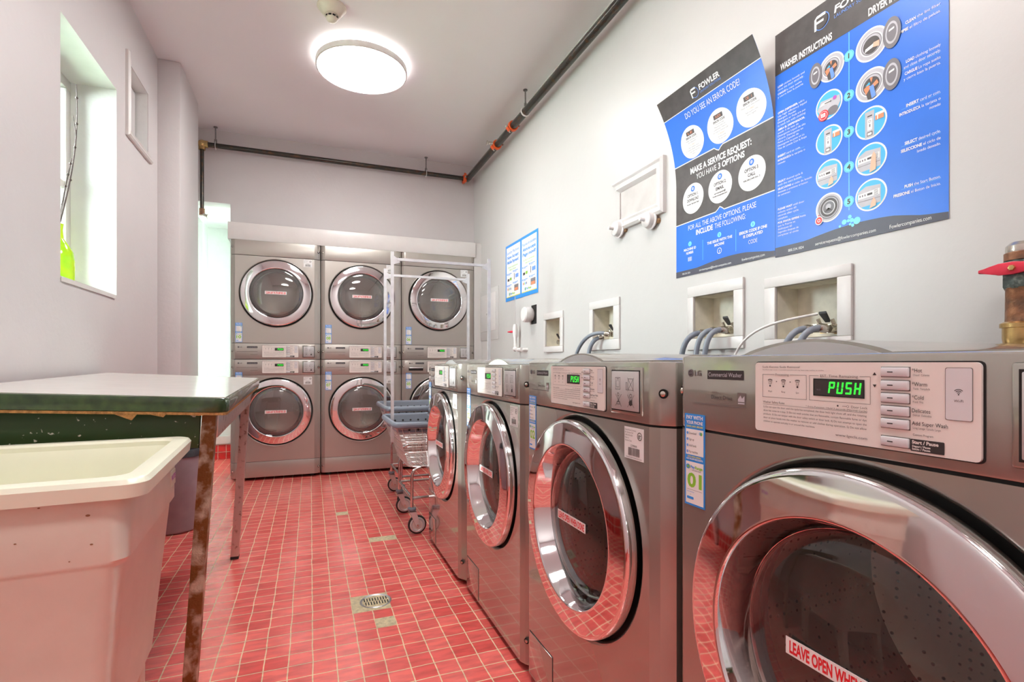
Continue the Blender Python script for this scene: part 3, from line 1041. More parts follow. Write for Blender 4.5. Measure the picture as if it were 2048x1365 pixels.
def drum(mb, M_DRUM=None):
    M_DRUM = M_DRUM or MATS['drum_steel']
    mb.lathe([(0.176, -0.035), (0.19, -0.055), (0.205, -0.075), (0.262, -0.10), (0.262, -0.42), (0.20, -0.45), (0.0, -0.47)],
             (0, 0, 0), (0, -1, 0), [M_RUBBER, M_DARK, M_DRUM, M_DRUM, M_DRUM, M_DRUM], 48)
    for i in range(3):
        an = i * 2 * PI / 3 + 0.4
        c, s_ = math.cos(an), math.sin(an)
        mb.tube([(c * 0.235, 0.12, s_ * 0.235), (c * 0.232, 0.40, s_ * 0.232)], 0.024, M_DRUM, 8)


def tape(mb, words, w_, h_):
    mb.box(-w_ / 2, w_ / 2, -0.0004, 0.0004, -h_ / 2, h_ / 2, M_WHITE)
    Art(mb, lambda s, t, k: (s, -0.0006, t)).text(words, 0, -h_ * 0.34, h_ * 0.68, M_RED, 'c', bold=True, w=w_ * 0.92)


def screw(mb):
    mb.lathe([(0.009, 0.001), (0.0095, -0.001), (0.006, -0.002)], (0, 0, 0), (0, -1, 0), M_DARK, 16)
    mb.lathe([(0.006, 0), (0.0055, 0.002), (0.0035, 0.0032), (0, 0.0036)], (0, 0, 0), (0, -1, 0), M_NICKEL, 12)


def controls(root, zp, dx, px, pw, ph, washer, hum):
    pl = part('label_plate', 'label_plate%d' % washer, lambda m_: label_plate(m_, washer), root, (dx, 0, zp), 'beige printed control label with green PUSH display')
    for i, yy in enumerate((0.0890, 0.0740, 0.0595, 0.0450, 0.0305, 0.0100)):
        part('button', 'key', key_button, pl, (0.199 - 0.14, 0, yy - 0.05))
    part('payment_cover', 'pay%.3f' % pw, lambda m_: pay_plate(m_, pw, ph), root, (px, 0, zp), 'grey square cover with crossed-out icons')


def make_washer(num, yleft, xf, lift, label, group):
    Wd = 0.678
    root = empty('washing_machine', label, 'washing machine', (xf, yleft - Wd / 2, lift), -PI / 2, group)
    part('cabinet', 'w_cab', lambda m_: (hull_piece(m_, Wd, 0.022, 0.8405, M_BODY, (0.566, 0.274)), hull_piece(m_, Wd - 0.012, 0.84, 0.8445, M_DARK, inset=0.005, D=0.73)), root)
    part('control_panel', 'w_pan', lambda m_: hull_piece(m_, Wd, 0.844, 0.969, M_BODY, bev=0.0035), root)

    def lid(m_):
        n = 18
        pts = [(-0.262, 0.0)]
        for i in range(n + 1):
            t = i / n
            pts.append((-0.245 + 0.245 * t, 0.003 + 0.021 * math.sin(PI * t) ** 0.8))
        pts += [(0.20, 0.0035), (0.20, 0.0)]
        m_.prism(pts, lambda u, v, h: (u, h, 0.969 + v), 0.075, 0.62, M_BODY)
        m_.prism([(x * 0.93 - 0.009, max(0, y - 0.004) * 1.0) for x, y in pts[1:n + 2]], lambda u, v, h: (u, h, 0.969 + v), 0.074, 0.0755, M_PLATE)
    part('lid', 'w_lid', lid, root)
    for sx in (-1, 1):
        for yy in (0.06, 0.68):
            o = part('foot', 'foot%.3f' % lift, lambda m_: m_.lathe([(0.0, -lift), (0.022, -lift), (0.022, -lift + 0.008), (0.012, -lift + 0.012), (0.012, 0.024)], (0, 0, 0), (0, 0, 1), M_RUBBER, 16), root, (sx * 0.28, yy, 0))
    controls(root, 0.908, -0.005, 0.2165, 0.100, 0.082, 1, None)
    part('brand_mark', 'brand', brand_mark, root, (-0.2905, 0, 0.940))
    part('model_strip', 'mstripW', lambda m_: model_strip(m_, 'Commercial Washer'), root, (-0.249, 0, 0.938))
    part('drive_mark', 'drive', drive_mark, root, (-0.240, 0, 0.898))
    part('payment_sticker', 'stk' + num, lambda m_: pay_sticker(m_, num), root, (-0.305, -0.0006, 0.7085), 'blue and white payment sticker numbered ' + num)
    part('service_sticker', 'svc', service_sticker, root, (0.243, -0.0005, 0.800), 'white service sticker with barcode')
    d = part('door', 'w_door', door_ring, root, (0, 0, 0.566), 'round mirror-chrome door ring')
    d.scale = (0.968, 1.0, 0.968)
    part('door_glass', 'w_glass', washer_glass, d)
    part('door_sticker', 'w_tape', lambda m_: tape(m_, 'LEAVE OPEN WHEN DONE', 0.152, 0.024), d, (-0.010, -0.0135, 0.006), 'white strip with red words LEAVE OPEN WHEN DONE')
    part('drum', 'drum', drum, root, (0, 0, 0.566))
    part('filter_door', 'filt', lambda m_: (m_.box(-0.302, -0.142, -0.0008, 0.002, 0.028, 0.156, M_DARK, 0.0), m_.box(-0.300, -0.144, -0.0022, 0.002, 0.030, 0.154, M_BODY, 0.0012)), root)
    for (sx, z_) in ((-1, 0.907), (1, 0.907), (1, 0.10), (-1, 0.10)):
        o = part('screw', 'screw', screw, root, (sx * (Wd / 2 - 0.014), 0.0098, z_))
        o.rotation_euler = (0, 0, sx * 0.5)
    return root


def make_dryer(kind, num, xleft, label, group, upper, drawer=False):
    Wd = 0.688
    nm, cat = ('tumble_dryer', 'dryer') if not drawer else ('washing_machine', 'washing machine')
    z0 = 1.0085 if upper else 0.0
    root = empty(nm, label, cat, (xleft + Wd / 2, 4.79, z0), 0, group)
    C = dict(c=0.045, d=0.020)
    if upper:
        part('cabinet', 'du_cab', lambda m_: (hull_piece(m_, Wd, 0.134, 0.858, M_BODYD, (0.553, 0.290), **C), [hull_piece(m_, Wd - 0.012, z_, z_ + 0.012, M_DARK, c=0.043, d=0.02, D=0.70, inset=0.006) for z_ in (0.126, 0.854)]), root)
        part('control_panel', 'd_pan', lambda m_: hull_piece(m_, Wd, 0.0, 0.130, M_BODYD, bev=0.0025, **C), root, (0, 0, 0.001))
        part('top_panel', 'd_top', lambda m_: hull_piece(m_, Wd, 0.862, 0.985, M_BODYD, bev=0.0025, **C), root)
        zp, zd, zs, zv = 0.066, 0.553, 0.1400, 0.822
    else:
        part('cabinet', 'dl_cab', lambda m_: (hull_piece(m_, Wd, 0.157, 0.874, M_BODYD, (0.570, 0.290), **C), [hull_piece(m_, Wd - 0.012, z_, z_ + 0.012, M_DARK, c=0.043, d=0.02, D=0.70, inset=0.006) for z_ in (0.149, 0.868)]), root)
        part('control_panel', 'd_pan', lambda m_: hull_piece(m_, Wd, 0.0, 0.130, M_BODYD, bev=0.0025, **C), root, (0, 0, 0.8765 - 0.001))
        part('plinth', 'd_kick', lambda m_: (hull_piece(m_, Wd, 0.026, 0.154, M_BODYD, bev=0.0025, **C),), root)
        for sx in (-1, 1):
            for yy in (0.07, 0.66):
                part('foot', 'dfoot', lambda m_: m_.lathe([(0.0, 0), (0.022, 0), (0.022, 0.012), (0.012, 0.016), (0.012, 0.035)], (0, 0, 0), (0, 0, 1), M_RUBBER, 16), root, (sx * 0.28, yy, 0))
        zp, zd, zs, zv = 0.942, 0.570, 0.742, 0.826
    controls(root, zp, 0.029, 0.250, 0.084, 0.088, 0 if not drawer else 1, None)
    if drawer:
        def dr_(m_):
            m_.box(-0.335 + 0.012, -0.125, -0.006, 0.002, -0.055, 0.055, M_BODYD, 0.004)
            m_.box(-0.285, -0.150, -0.0075, 0.0, -0.036, -0.008, M_DARK, 0.003)
            m_.box(-0.280, -0.155, -0.014, -0.004, -0.014, -0.005, M_ZINC, 0.002)
            a = Art(m_, lambda s, t, k: (s, -0.0062 - 0.0002 * k, t))
            a.disc(-0.275, 0.032, 0.0068, M_INK, 2, seg=20); a.text('LG', -0.266, 0.0275, 0.009, M_INK, bold=True, w=0.016)
            a.rrect(-0.222, -0.144, 0.025, 0.040, 0.001, M_INK, 2); a.text('Commercial Washer', -0.183, 0.0295, 0.0065, M_PGREY, 'c', w=0.07)
        part('detergent_drawer', 'drawer', dr_, root, (0, 0, zp), 'grey drawer front with pull handle')
    else:
        part('brand_mark', 'brand', brand_mark, root, (-0.287, 0, zp + 0.034))
        part('model_strip', 'mstripD', lambda m_: model_strip(m_, 'Commercial Dryer'), root, (-0.224, 0, zp + 0.034))
        part('trim_line', 'dline', lambda m_: Art(m_, front).rect(-0.30, -0.145, -0.004, -0.0015, M_INKG, 2) or Art(m_, front).rect(-0.20, -0.145, -0.028, -0.026, M_INKG, 2), root, (0, 0, zp))
    part('payment_sticker', 'stk' + num, lambda m_: pay_sticker(m_, num), root, (-0.309, -0.0006, zs), 'blue and white payment sticker numbered ' + num)
    part('service_sticker', 'svc', service_sticker, root, (0.243, -0.0005, zv), 'white service sticker with barcode')
    d = part('door', 'd_door', dryer_ring, root, (0, 0, zd), 'round mirror-chrome door ring')
    part('door_glass', 'd_glass', dryer_glass, d)
    part('door_sticker', 'd_tape', lambda m_: tape(m_, 'CLEAN LINT FILTER BEFORE USE', 0.165, 0.026), d, (-0.005, -0.0415, 0.0), 'white strip with red words about the lint filter')
    part('drum', 'drum_d', lambda m_: drum(m_, M_DRUMD), root, (0, 0, zd))
    zz = [0.066, 0.925] if upper else [0.942, 0.085]
    for sx in (-1, 1):
        for z_ in zz:
            o = part('screw', 'screw', screw, root, (sx * (Wd / 2 - 0.014), 0.0075, z_))
            o.rotation_euler = (0, 0, sx * 0.4)
    return root


GW = 'front-load washers along the right wall'
make_washer('01', 0.785, 0.622, 0.018, 'grey front-load washer number 01, nearest the camera with large green PUSH display', GW)
make_washer('02', 1.490, 0.622, 0.009, 'grey front-load washer number 02 standing between washers 01 and 03', GW)
make_washer('03', 2.172, 0.624, 0.001, 'grey front-load washer beside washer 02, its door ring mirroring the red floor', GW)
make_washer('04', 2.868, 0.610, 0.003, 'grey front-load washer farthest along the right wall, beside the wire carts', GW)
GD = 'stacked dryers at the back wall'
XS = (-0.607, 0.087, 0.781)
make_dryer('lower', '09', XS[0], 'lower grey dryer of the left stack, partly behind the table corner', GD, False)
make_dryer('upper', '10', XS[0], 'upper grey dryer numbered 10, top of the left stack at the back wall', GD, True)
make_dryer('lower', '07', XS[1], 'lower grey dryer numbered 07 in the middle stack at the back wall', GD, False)
make_dryer('upper', '08', XS[1], 'upper grey dryer numbered 08, top of the middle stack at the back wall', GD, True)
make_dryer('lower', '05', XS[2], 'grey stacked washer numbered 05 with drawer handle, bottom of the right stack', None, False, True)
make_dryer('upper', '06', XS[2], 'upper grey dryer numbered 06, top of the right stack behind the cart racks', GD, True)

# ------------------------------------------------------------------ ceiling lamps, smoke detector


def ceiling_lamp(x, y, label, r=0.29):
    root = empty('ceiling_light', label, 'ceiling light', (x, y, ZC), 0, 'round ceiling lights')
    part('housing', 'lamp_h', lambda m_: (m_.lathe([(0.0, -0.0005), (0.19, -0.0005), (0.19, -0.03), (r - 0.012, -0.03), (r, -0.034), (r, -0.066), (r - 0.008, -0.070), (r - 0.011, -0.0665)], (0, 0, 0), (0, 0, 1), M_PLASTW, 72)), root)
    part('backlight', 'lamp_b', lambda m_: m_.lathe([(0.192, -0.012), (0.235, -0.0285), (r - 0.014, -0.0295)], (0, 0, 0), (0, 0, 1), M_LAMPB, 72), root, None, 'glowing ring behind the rim')
    part('diffuser', 'lamp_d', lambda m_: m_.lathe([(0.0, -0.071), (r - 0.03, -0.070), (r - 0.0105, -0.0665)], (0, 0, 0), (0, 0, 1), M_LAMP, 72), root, None, 'glowing white diffuser')
    return root


ceiling_lamp(0.32, 3.56, 'large round flush ceiling light glowing white near the dryers')
ceiling_lamp(0.32, 1.45, 'round flush ceiling light over the nearest washers, above the picture')
ceiling_lamp(0.05, -0.65, 'round flush ceiling light at the near end of the room, out of the picture')

sd = empty('smoke_detector', 'ivory round smoke detector on the ceiling above the round light', 'smoke detector', (0.112, 3.075, ZC))
mb = MB()
mb.lathe([(0.0, 0), (0.078, 0), (0.079, -0.008), (0.072, -0.016), (0.060, -0.032), (0.048, -0.046), (0.036, -0.050)], (0, 0, 0), (0, 0, 1), M_IVORY, 40)
mb.build('base', sd)
mb = MB()
mb.lathe([(0.034, -0.048), (0.033, -0.056), (0.0285, -0.056), (0.0285, -0.064), (0.031, -0.065), (0.030, -0.072), (0.024, -0.080), (0.012, -0.086), (0, -0.087)], (0, 0, 0), (0, 0, 1),
         [M_IVORY, M_DARK, M_DARK, M_IVORY, M_IVORY, M_IVORY, M_IVORY, M_IVORY], 32)
for i in range(8):
    an = i * PI / 4
    mb.box(math.cos(an) * 0.030 - 0.0025, math.cos(an) * 0.030 + 0.0025, math.sin(an) * 0.030 - 0.0025, math.sin(an) * 0.030 + 0.0025, -0.066, -0.054, M_IVORY)
mb.build('sensor_head', sd)

# ------------------------------------------------------------------ sprinkler pipes
ZP = 2.812
PX = 1.462
pr = empty('sprinkler_pipe', 'dark steel sprinkler pipe running along the right wall under the ceiling', 'pipe', (PX, 3.0, ZP))
L = lambda x, y, z: (x - PX, y - 3.0, z - ZP)
mb = MB(); mb.tube([L(PX, -1.3, ZP - 0.012), L(PX, 4.925, ZP)], 0.0275, M_PIPE, 20)
mb.build('pipe', pr)


def coupling(mb, c, d, R=0.040):
    """grooved coupling: ribbed ring with two bolt ears; d = pipe direction"""
    c, d = Vector(c), Vector(d)
    mb.lathe([(0.026, -0.016), (R - 0.004, -0.018), (R, -0.012), (R, 0.012), (R - 0.004, 0.018), (0.026, 0.016)], c, d, M_CLAMP, 20)
    side = d.cross(Vector((0, 0, 1))).normalized()
    e = (side * 0.8 + Vector((0, 0, 0.6))).normalized()
    e2 = d.cross(e)
    for sgn in (-1, 1):
        p = c + e * (R + 0.008) * sgn
        mb.tube([p - e2 * 0.016, p + e2 * 0.016], 0.014, M_CLAMP, 8)
        mb.tube([p - e2 * 0.030, p + e2 * 0.030], 0.0055, M_NICKEL, 8)
        mb.tube([p + e2 * 0.020, p + e2 * 0.030], 0.010, M_NICKEL, 6)
        mb.tube([p - e2 * 0.020, p - e2 * 0.030], 0.010, M_NICKEL, 6)


for yy in (3.75, 4.12):
    mb = MB(); coupling(mb, L(PX, yy, ZP), (0, 1, 0))
    if yy > 4:
        mb.tube([L(PX - 0.03, yy + 0.0, ZP + 0.005), L(PX - 0.075, yy, ZP + 0.005)], 0.013, M_NICKEL, 10)
        mb.lathe([(0.0, 0.0), (0.019, 0.0), (0.019, 0.003), (0, 0.003)], L(PX - 0.085, yy, ZP + 0.005), (-1, 0, 0), M_NICKEL, 12)
    o = mb.build('coupling', pr); o['label'] = 'orange pipe coupling'


def hanger(x, y, zt, parent, r=0.03, off=(0, 0, 0)):
    mb = MB()
    mb.tube([(x - off[0], y - off[1], ZC - off[2]), (x - off[0], y - off[1], zt + r + 0.012 - off[2])], 0.0055, M_ROD, 8)
    mb.lathe([(0, 0), (0.016, 0), (0.016, -0.006), (0, -0.006)], (x - off[0], y - off[1], ZC - off[2]), (0, 0, 1), M_ROD, 10)
    mb.tube([(x - off[0], y - off[1], zt + r + 0.03 - off[2]), (x - off[0], y - off[1], zt + r - off[2])], 0.011, M_ROD, 6)
    return mb


mb = hanger(PX - 0.0, 3.50, ZP, pr, off=(PX, 3.0, ZP))
mb.tube([L(PX + 0.033 * math.cos(a), 3.50, ZP + 0.033 * math.sin(a)) for a in [2 * PI * i / 16 for i in range(16)]], 0.008, M_PLASTW, 6, closed=True, sx=0.35, sy=1.2, up=(0, 0, 1))
mb.build('hanger', pr)
mb = hanger(PX - 0.0, 1.9, ZP, pr, off=(PX, 3.0, ZP)); mb.build('hanger', pr)

pb = empty('sprinkler_pipe', 'dark steel sprinkler pipe crossing the back wall above the dryers', 'pipe', (0.3, 4.995, ZP))
L2 = lambda x, y, z: (x - 0.3, y - 4.995, z - ZP)
mb = MB(); mb.tube([L2(-0.80, 4.995, ZP), L2(1.44, 4.995, ZP + 0.002)], 0.0205, M_PIPE, 18)
mb.build('pipe', pb)
mb = MB(); coupling(mb, L2(1.430, 4.995, ZP), (1, 0, 0), 0.036)
mb.tube([L2(1.43, 4.995, ZP), L2(1.462, 4.995, ZP), L2(1.462, 4.93, ZP)], 0.029, M_PIPE, 12)
o = mb.build('coupling', pb); o['label'] = 'orange corner coupling'
for x in (-0.745, 1.045):
    mb = hanger(x, 4.995, ZP, pb, 0.022, (0.3, 4.995, ZP))
    mb.tube([L2(x + 0.0, 4.995 + 0.026 * math.cos(a), ZP + 0.026 * math.sin(a)) for a in [2 * PI * i / 16 for i in range(16)]], 0.007, M_ZINC, 6, closed=True, sx=0.35, sy=1.6, up=(1, 0, 0))
    mb.build('hanger', pb)
mb = MB()
mb.sph(L2(-0.845, 4.995, ZP), 0.034, M_BRASS, 14)
mb.tube([L2(-0.80, 4.995, ZP), L2(-0.835, 4.995, ZP)], 0.030, M_BRASS, 10)
mb.tube([L2(-0.845, 4.995, ZP - 0.02), L2(-0.845, 4.995, ZP - 0.05)], 0.026, M_BRASS, 10)
mb.build('elbow', pb)
mb = MB()
mb.tube([L2(-0.845, 4.995, ZP - 0.05), L2(-0.845, 4.995, 2.26)], 0.015, M_PIPE, 12)
mb.build('drop_pipe', pb)
mb = MB()
mb.tube([L2(-0.845, 4.995, 2.27), L2(-0.845, 4.995, 2.215)], 0.021, M_COPPER, 10)
mb.tube([L2(-0.845, 4.99, 2.225), L2(-0.80, 4.975, 2.205)], 0.012, M_NICKEL, 8)
mb.lathe([(0, 0), (0.020, 0), (0.020, 0.004), (0, 0.004)], L2(-0.80, 4.975, 2.205), (1, -0.2, -0.2), M_NICKEL, 12)
mb.build('sprinkler_head', pb)

# ------------------------------------------------------------------ posters on the right wall


def wallP(y0, z0, off=0.0, eps=0.0004):
    return lambda s, t, k: (XR - 0.0025 - off - k * eps, y0 - s, z0 + t)


def flat_sheet(mb, P, w_, h_, m, nx=1, ny=1):
    a = Art(mb, P)
    a.rect(0, w_, 0, h_, m, 0, nx, ny)
    a.rect(0, w_, 0, h_, M_PAPERBACK, -1, nx, ny)
    for (x0, y0, x1, y1) in ((0, 0, w_, 0), (w_, 0, w_, h_), (w_, h_, 0, h_), (0, h_, 0, 0)):
        n = max(nx, ny)
        for i in range(n):
            p = (x0 + (x1 - x0) * i / n, y0 + (y1 - y0) * i / n); q = (x0 + (x1 - x0) * (i + 1) / n, y0 + (y1 - y0) * (i + 1) / n)
            mb.face([P(*p, 0), P(*q, 0), P(*q, -1), P(*p, -1)], m)
    return a


def fowler_logo(a, x, y, h, k=4):
    """letter F in a disc outline, origin lower-left"""
    w = h * 0.95
    a.disc(x + w * 0.56, y + h * 0.46, h * 0.56, M_LOGOB, k, seg=30, r0=0.90, ry=h * 0.56)
    a.disc(x + w * 0.50, y + h * 0.50, h * 0.50, M_PDARK, k + 1, seg=30)
    a.poly([(x, y), (x + w * .16, y), (x + w * .16, y + h * .42), (x + w * .72, y + h * .42), (x + w * .72, y + h * .58), (x + w * .16, y + h * .58), (x + w * .16, y + h * .78),
            (x + w * .86, y + h * .78), (x + w * .86, y + h * .97), (x + w * .2, y + h * .97), (x, y + h * .8)], M_WHITE, k + 2)


# --- wide instruction poster
PW, PH = 0.540, 0.790
mb = MB()
P = wallP(1.388, 1.351)
a = flat_sheet(mb, P, PW, PH, M_PBLUE, 2, 2)
a.rect(0, PW, 0.645, PH, M_PDARK, 1)
a.band(0, PW, lambda s: 0.0, lambda s: 0.034 + 0.016 * math.sin(PI * min(max((s - 0.12) / 0.36, 0), 1)) - 0.016 * max(0, (s - 0.4) / 0.14), M_PWAVE, 1, 24, 1)
fowler_logo(a, 0.156, 0.710, 0.048)
a.text('FOWLER', 0.224, 0.731, 0.022, M_WHITE, bold=True, w=0.150, slant=0.15)
a.text('LAUNDRY SOLUTIONS', 0.224, 0.714, 0.0105, M_LOGOB, w=0.150)
a.text('WASHER INSTRUCTIONS', 0.022, 0.654, 0.022, M_WHITE, bold=True, w=0.195)
a.text('DRYER INSTRUCTIONS', 0.332, 0.654, 0.022, M_WHITE, bold=True, w=0.185)
a.rect(0.2712, 0.2732, 0.095, 0.643, M_CYAN, 1)
for n_, yy in enumerate((0.570, 0.448, 0.336, 0.228, 0.122)):
    a.disc(0.272, yy, 0.0165, M_CYAN, 2)
    a.disc(0.272, yy, 0.0145, M_PSKY, 3, r0=0.92)
    a.text(str(n_ + 1), 0.272, yy - 0.0075, 0.015, M_PDARK, 'c', bold=True, k=4)


def pic(cx, cy, r, kind):
    a.disc(cx, cy, r, M_WHITE, 2, seg=36)
    q = r * 0.90
    a.disc(cx, cy, q, M_PSKY if kind in ('card', 'drawer', 'panel', 'finger', 'push') else M_PGREY, 3, seg=36)
    if kind == 'washdoor' or kind == 'drydoor' or kind == 'lint':
        sd_ = -1 if kind == 'washdoor' else 1
        a.disc(cx, cy, r * .70, M_WHITE, 4, r0=.92); a.disc(cx, cy, r * .62, M_PGREY2, 4, r0=.94)
        a.disc(cx, cy - r * .05, r * .50, M_PDARK, 5)
        if kind == 'lint':
            a.poly([(cx - r * .4, cy - r * .35), (cx - r * .35, cy - r * .15), (cx + r * .3, cy + r * .02), (cx + r * .3, cy - r * .2)], M_WHITE, 6)
            a.poly([(cx + r * .1, cy - r * .25), (cx + r * .15, cy + r * .02), (cx + r * .5, cy - r * .0), (cx + r * .5, cy - r * .35)], M_SKIN, 7)
        else:
            a.poly([(cx - r * .45, cy - r * .1), (cx - r * .2, cy + r * .05), (cx - r * .05, cy - r * .05), (cx - r * .1, cy - r * .5), (cx - r * .3, cy - r * .55)], M_ORANGE, 6)
            a.poly([(cx - r * .35, cy + r * .02), (cx - r * .1, cy + r * .2), (cx - r * .05, cy + r * .02)], M_PSKY, 7)
            a.poly([(cx + .05 * r, cy - r * .05), (cx + r * .35, cy + r * .15), (cx + r * .45, cy - r * .1), (cx + r * .2, cy - r * .2)], M_ORANGE, 6)
            a.poly([(cx - r * .1, cy - r * .1), (cx + r * .15, cy - r * .05), (cx + r * .3, cy - r * .8), (cx + r * .05, cy - r * .9)], M_LOGOB, 8)
            a.poly([(cx - r * .3, cy - r * .5), (cx - r * .05, cy - r * .2), (cx + r * .05, cy - r * .88), (cx - r * .2, cy - r * .85)], M_PDARK, 7)
            a.poly([(cx - .08 * r, cy + r * .42), (cx + r * .1, cy + r * .42), (cx + r * .02, cy + r * .12)], M_ORANGE, 6)
        dx_ = cx + sd_ * r * 1.22
        a.disc(dx_, cy + r * .12 * 0, r * .52, M_PGREY2, 7, ry=r * .92)
        a.disc(dx_, cy, r * .36, M_PGREY, 8, ry=r * .66)
        a.disc(dx_, cy, r * .28, M_PGREY2, 9, ry=r * .52, r0=0)
        a.poly([(dx_ - r * .15, cy + r * .1), (dx_ + r * .16, cy + r * .16), (dx_ + r * .16, cy + r * .28), (dx_ - r * .15, cy + r * .22)], M_WHITE, 10)
    elif kind == 'drawer':
        a.poly([(cx - r * .86, cy - r * .1), (cx - r * .6, cy + r * .45), (cx + r * .8, cy + r * .35), (cx + r * .86, cy - r * .1), (cx + r * .5, cy - r * .75), (cx - r * .5, cy - r * .7)], M_PGREY, 4)
        a.poly([(cx - r * .7, cy + r * .1), (cx - r * .5, cy + r * .3), (cx + r * .1, cy + r * .28), (cx + r * .1, cy + r * .1)], M_WHITE, 5)
        a.rect(cx - r * .3, cx + r * .2, cy + r * .16, cy + r * .22, M_PDARK, 6)
        a.disc(cx + r * .45, cy + r * .3, r * .14, M_PVIO, 6)
        a.disc(cx + r * .3, cy - r * .5, r * .4, M_PGREY2, 5, ry=r * .3)
        a.disc(cx - r * .38, cy - r * .6, r * .38, M_RED, 7); a.disc(cx - r * .38, cy - r * .6, r * .30, M_WHITE, 8, r0=.9)
        a.rect(cx - r * .56, cx - r * .22, cy - r * .72, cy - r * .45, M_WHITE, 9)
        a.text('25', cx - r * .39, cy - r * .66, r * .16, M_RED, 'c', k=10)
    elif kind == 'card':
        a.rect(cx - r * .35, cx + r * .22, cy - r * .9, cy + r * .75, M_PGREY, 4)
        a.rect(cx - r * .2, cx + r * .1, cy + r * .4, cy + r * .48, M_PDARK, 5)
        a.rrect(cx - r * .2, cx + r * .1, cy - r * .45, cy + r * .28, r * .05, M_WHITE, 5)
        a.disc(cx - r * .05, cy + r * .1, r * .08, M_PGREY2, 6, r0=.7); a.rect(cx - r * .08, cx, cy - r * .25, cy - r * .08, M_PGREY2, 6)
        a.rect(cx - r * .22, cx + r * .12, cy - r * .8, cy - r * .55, M_PDARK, 5); a.rect(cx - r * .18, cx + r * .08, cy - r * .76, cy - r * .6, M_WHITE, 6)
        a.rect(cx + r * .3, cx + r * .82, cy + r * .02, cy + r * .3, M_ORANGE, 6); a.rect(cx + r * .42, cx + r * .48, cy + r * .02, cy + r * .3, M_WHITE, 7); a.rect(cx + r * .3, cx + r * .85, cy + r * .3, cy + r * .45, M_WHITE, 6)
    elif kind in ('panel', 'finger', 'push'):
        a.poly([(cx - r * .84, cy - r * .3), (cx - r * .8, cy + r * .35), (cx - r * .3, cy + r * .6), (cx + r * .62, cy + r * .5), (cx + r * .62, cy - r * .6), (cx - r * .6, cy - r * .65)], M_PGREY, 4)
        a.poly([(cx - r * .8, cy - r * .12), (cx - r * .8, cy + r * .2), (cx + r * .55, cy + r * .28), (cx + r * .55, cy - r * .1)], M_WHITE, 5)
        a.rect(cx - r * .2, cx + r * .12, cy + r * .0, cy + r * .13, M_PDARK, 6)
        for i in range(3): a.rect(cx - r * (.7 - .16 * i), cx - r * (.62 - .16 * i), cy, cy + r * .12, M_PGREY2, 6)
        for i in range(5): a.rect(cx + r * .22, cx + r * .48, cy - r * .08 + i * r * .07, cy - r * .05 + i * r * .07, M_PGREY2, 6)
        a.rect(cx - r * .82, cx + r * .6, cy - r * .3, cy - r * .27, M_PGREY2, 6)
        fy = {'panel': -.55, 'finger': .05, 'push': -.55}[kind]
        a.poly([(cx - r * .05, cy - r * .85), (cx + r * .35, cy - r * .75), (cx + r * .35, cy + r * (fy + .1)), (cx + r * .22, cy + r * (fy + .35)), (cx + r * .08, cy + r * (fy + .1))], M_SKIN, 8)
    elif kind == 'front':
        a.disc(cx, cy, r * .78, M_PGREY2, 4, r0=.9); a.disc(cx, cy, r * .64, M_PDARK, 4, r0=.75); a.disc(cx, cy, r * .46, M_WHITE, 5); a.disc(cx, cy, r * .42, M_PGREY2, 6)
        a.disc(cx, cy + r * .05, r * .2, M_PGREY, 7); a.poly([(cx - r * .3, cy - r * .25), (cx, cy - r * .02), (cx + r * .3, cy - r * .25)], M_PDARK, 7)
        a.disc(cx - r * .72, cy - r * .75, r * .30, M_WHITE, 7); a.disc(cx - r * .72, cy - r * .75, r * .24, M_RED, 8); a.disc(cx - r * .72, cy - r * .75, r * .12, M_WHITE, 9, r0=.6)
        a.rect(cx - r * .78, cx - r * .66, cy - r * .42, cy - r * .36, M_RED, 8)


pic(0.214, 0.566, 0.044, 'washdoor'); pic(0.206, 0.450, 0.046, 'drawer'); pic(0.206, 0.338, 0.046, 'card'); pic(0.206, 0.229, 0.046, 'panel'); pic(0.206, 0.122, 0.046, 'front')
pic(0.341, 0.566, 0.048, 'lint'); pic(0.341, 0.447, 0.048, 'drydoor'); pic(0.339, 0.335, 0.047, 'card'); pic(0.339, 0.228, 0.047, 'finger'); pic(0.339, 0.122, 0.047, 'push')
for (x, y, r) in ((.243, .052, .004), (.257, .062, .008), (.270, .063, .005), (.281, .062, .007), (.275, .074, .006), (.297, .057, .011), (.276, .051, .004), (.284, .046, .005)):
    a.disc(x, y, r, M_CYAN, 2, seg=16)
LT = [(0.598, ['*LOAD|clothes loosely and', 'close the door securely', '-', '*CARGUE|la ropa suelta', 'y cierre bien la puerta']),
      (0.497 + .008, ['*OPEN DISPENSER,|add a', 'cap high efficiency liquid', 'detergent. Powder', 'Detergent or Pods are put', 'in wash tub with clothing', '-', '*ABRA EL DISPENSADOR,', 'anadir 5 de taza de', 'Detergente Liquid de alta', 'eficacia. Detergente en', 'Polvo o Capsulas de', 'Detergente se pone en La', 'Tina de Lavado Con la Ropa']),
      (0.352, ['*INSERT|card or coin.', '-', '*INTRODUZCA|la tarjeta o', 'monedas']),
      (0.262, ['*SELECT|desired cycle &', 'push the start button.', '-', '*SELECCIONE|el ciclo de lavado', 'deseado y presione el boton', 'de comenzar.']),
      (0.165, ['*PLEASE WAIT|until door', 'unlocks within 60', 'seconds after cycle', 'completes', '-', '*POR FAVOR ESPERE|hasta', 'que la Puerta se', 'desbloquee 60', 'Segundos despues de', 'completar el circlo'])]
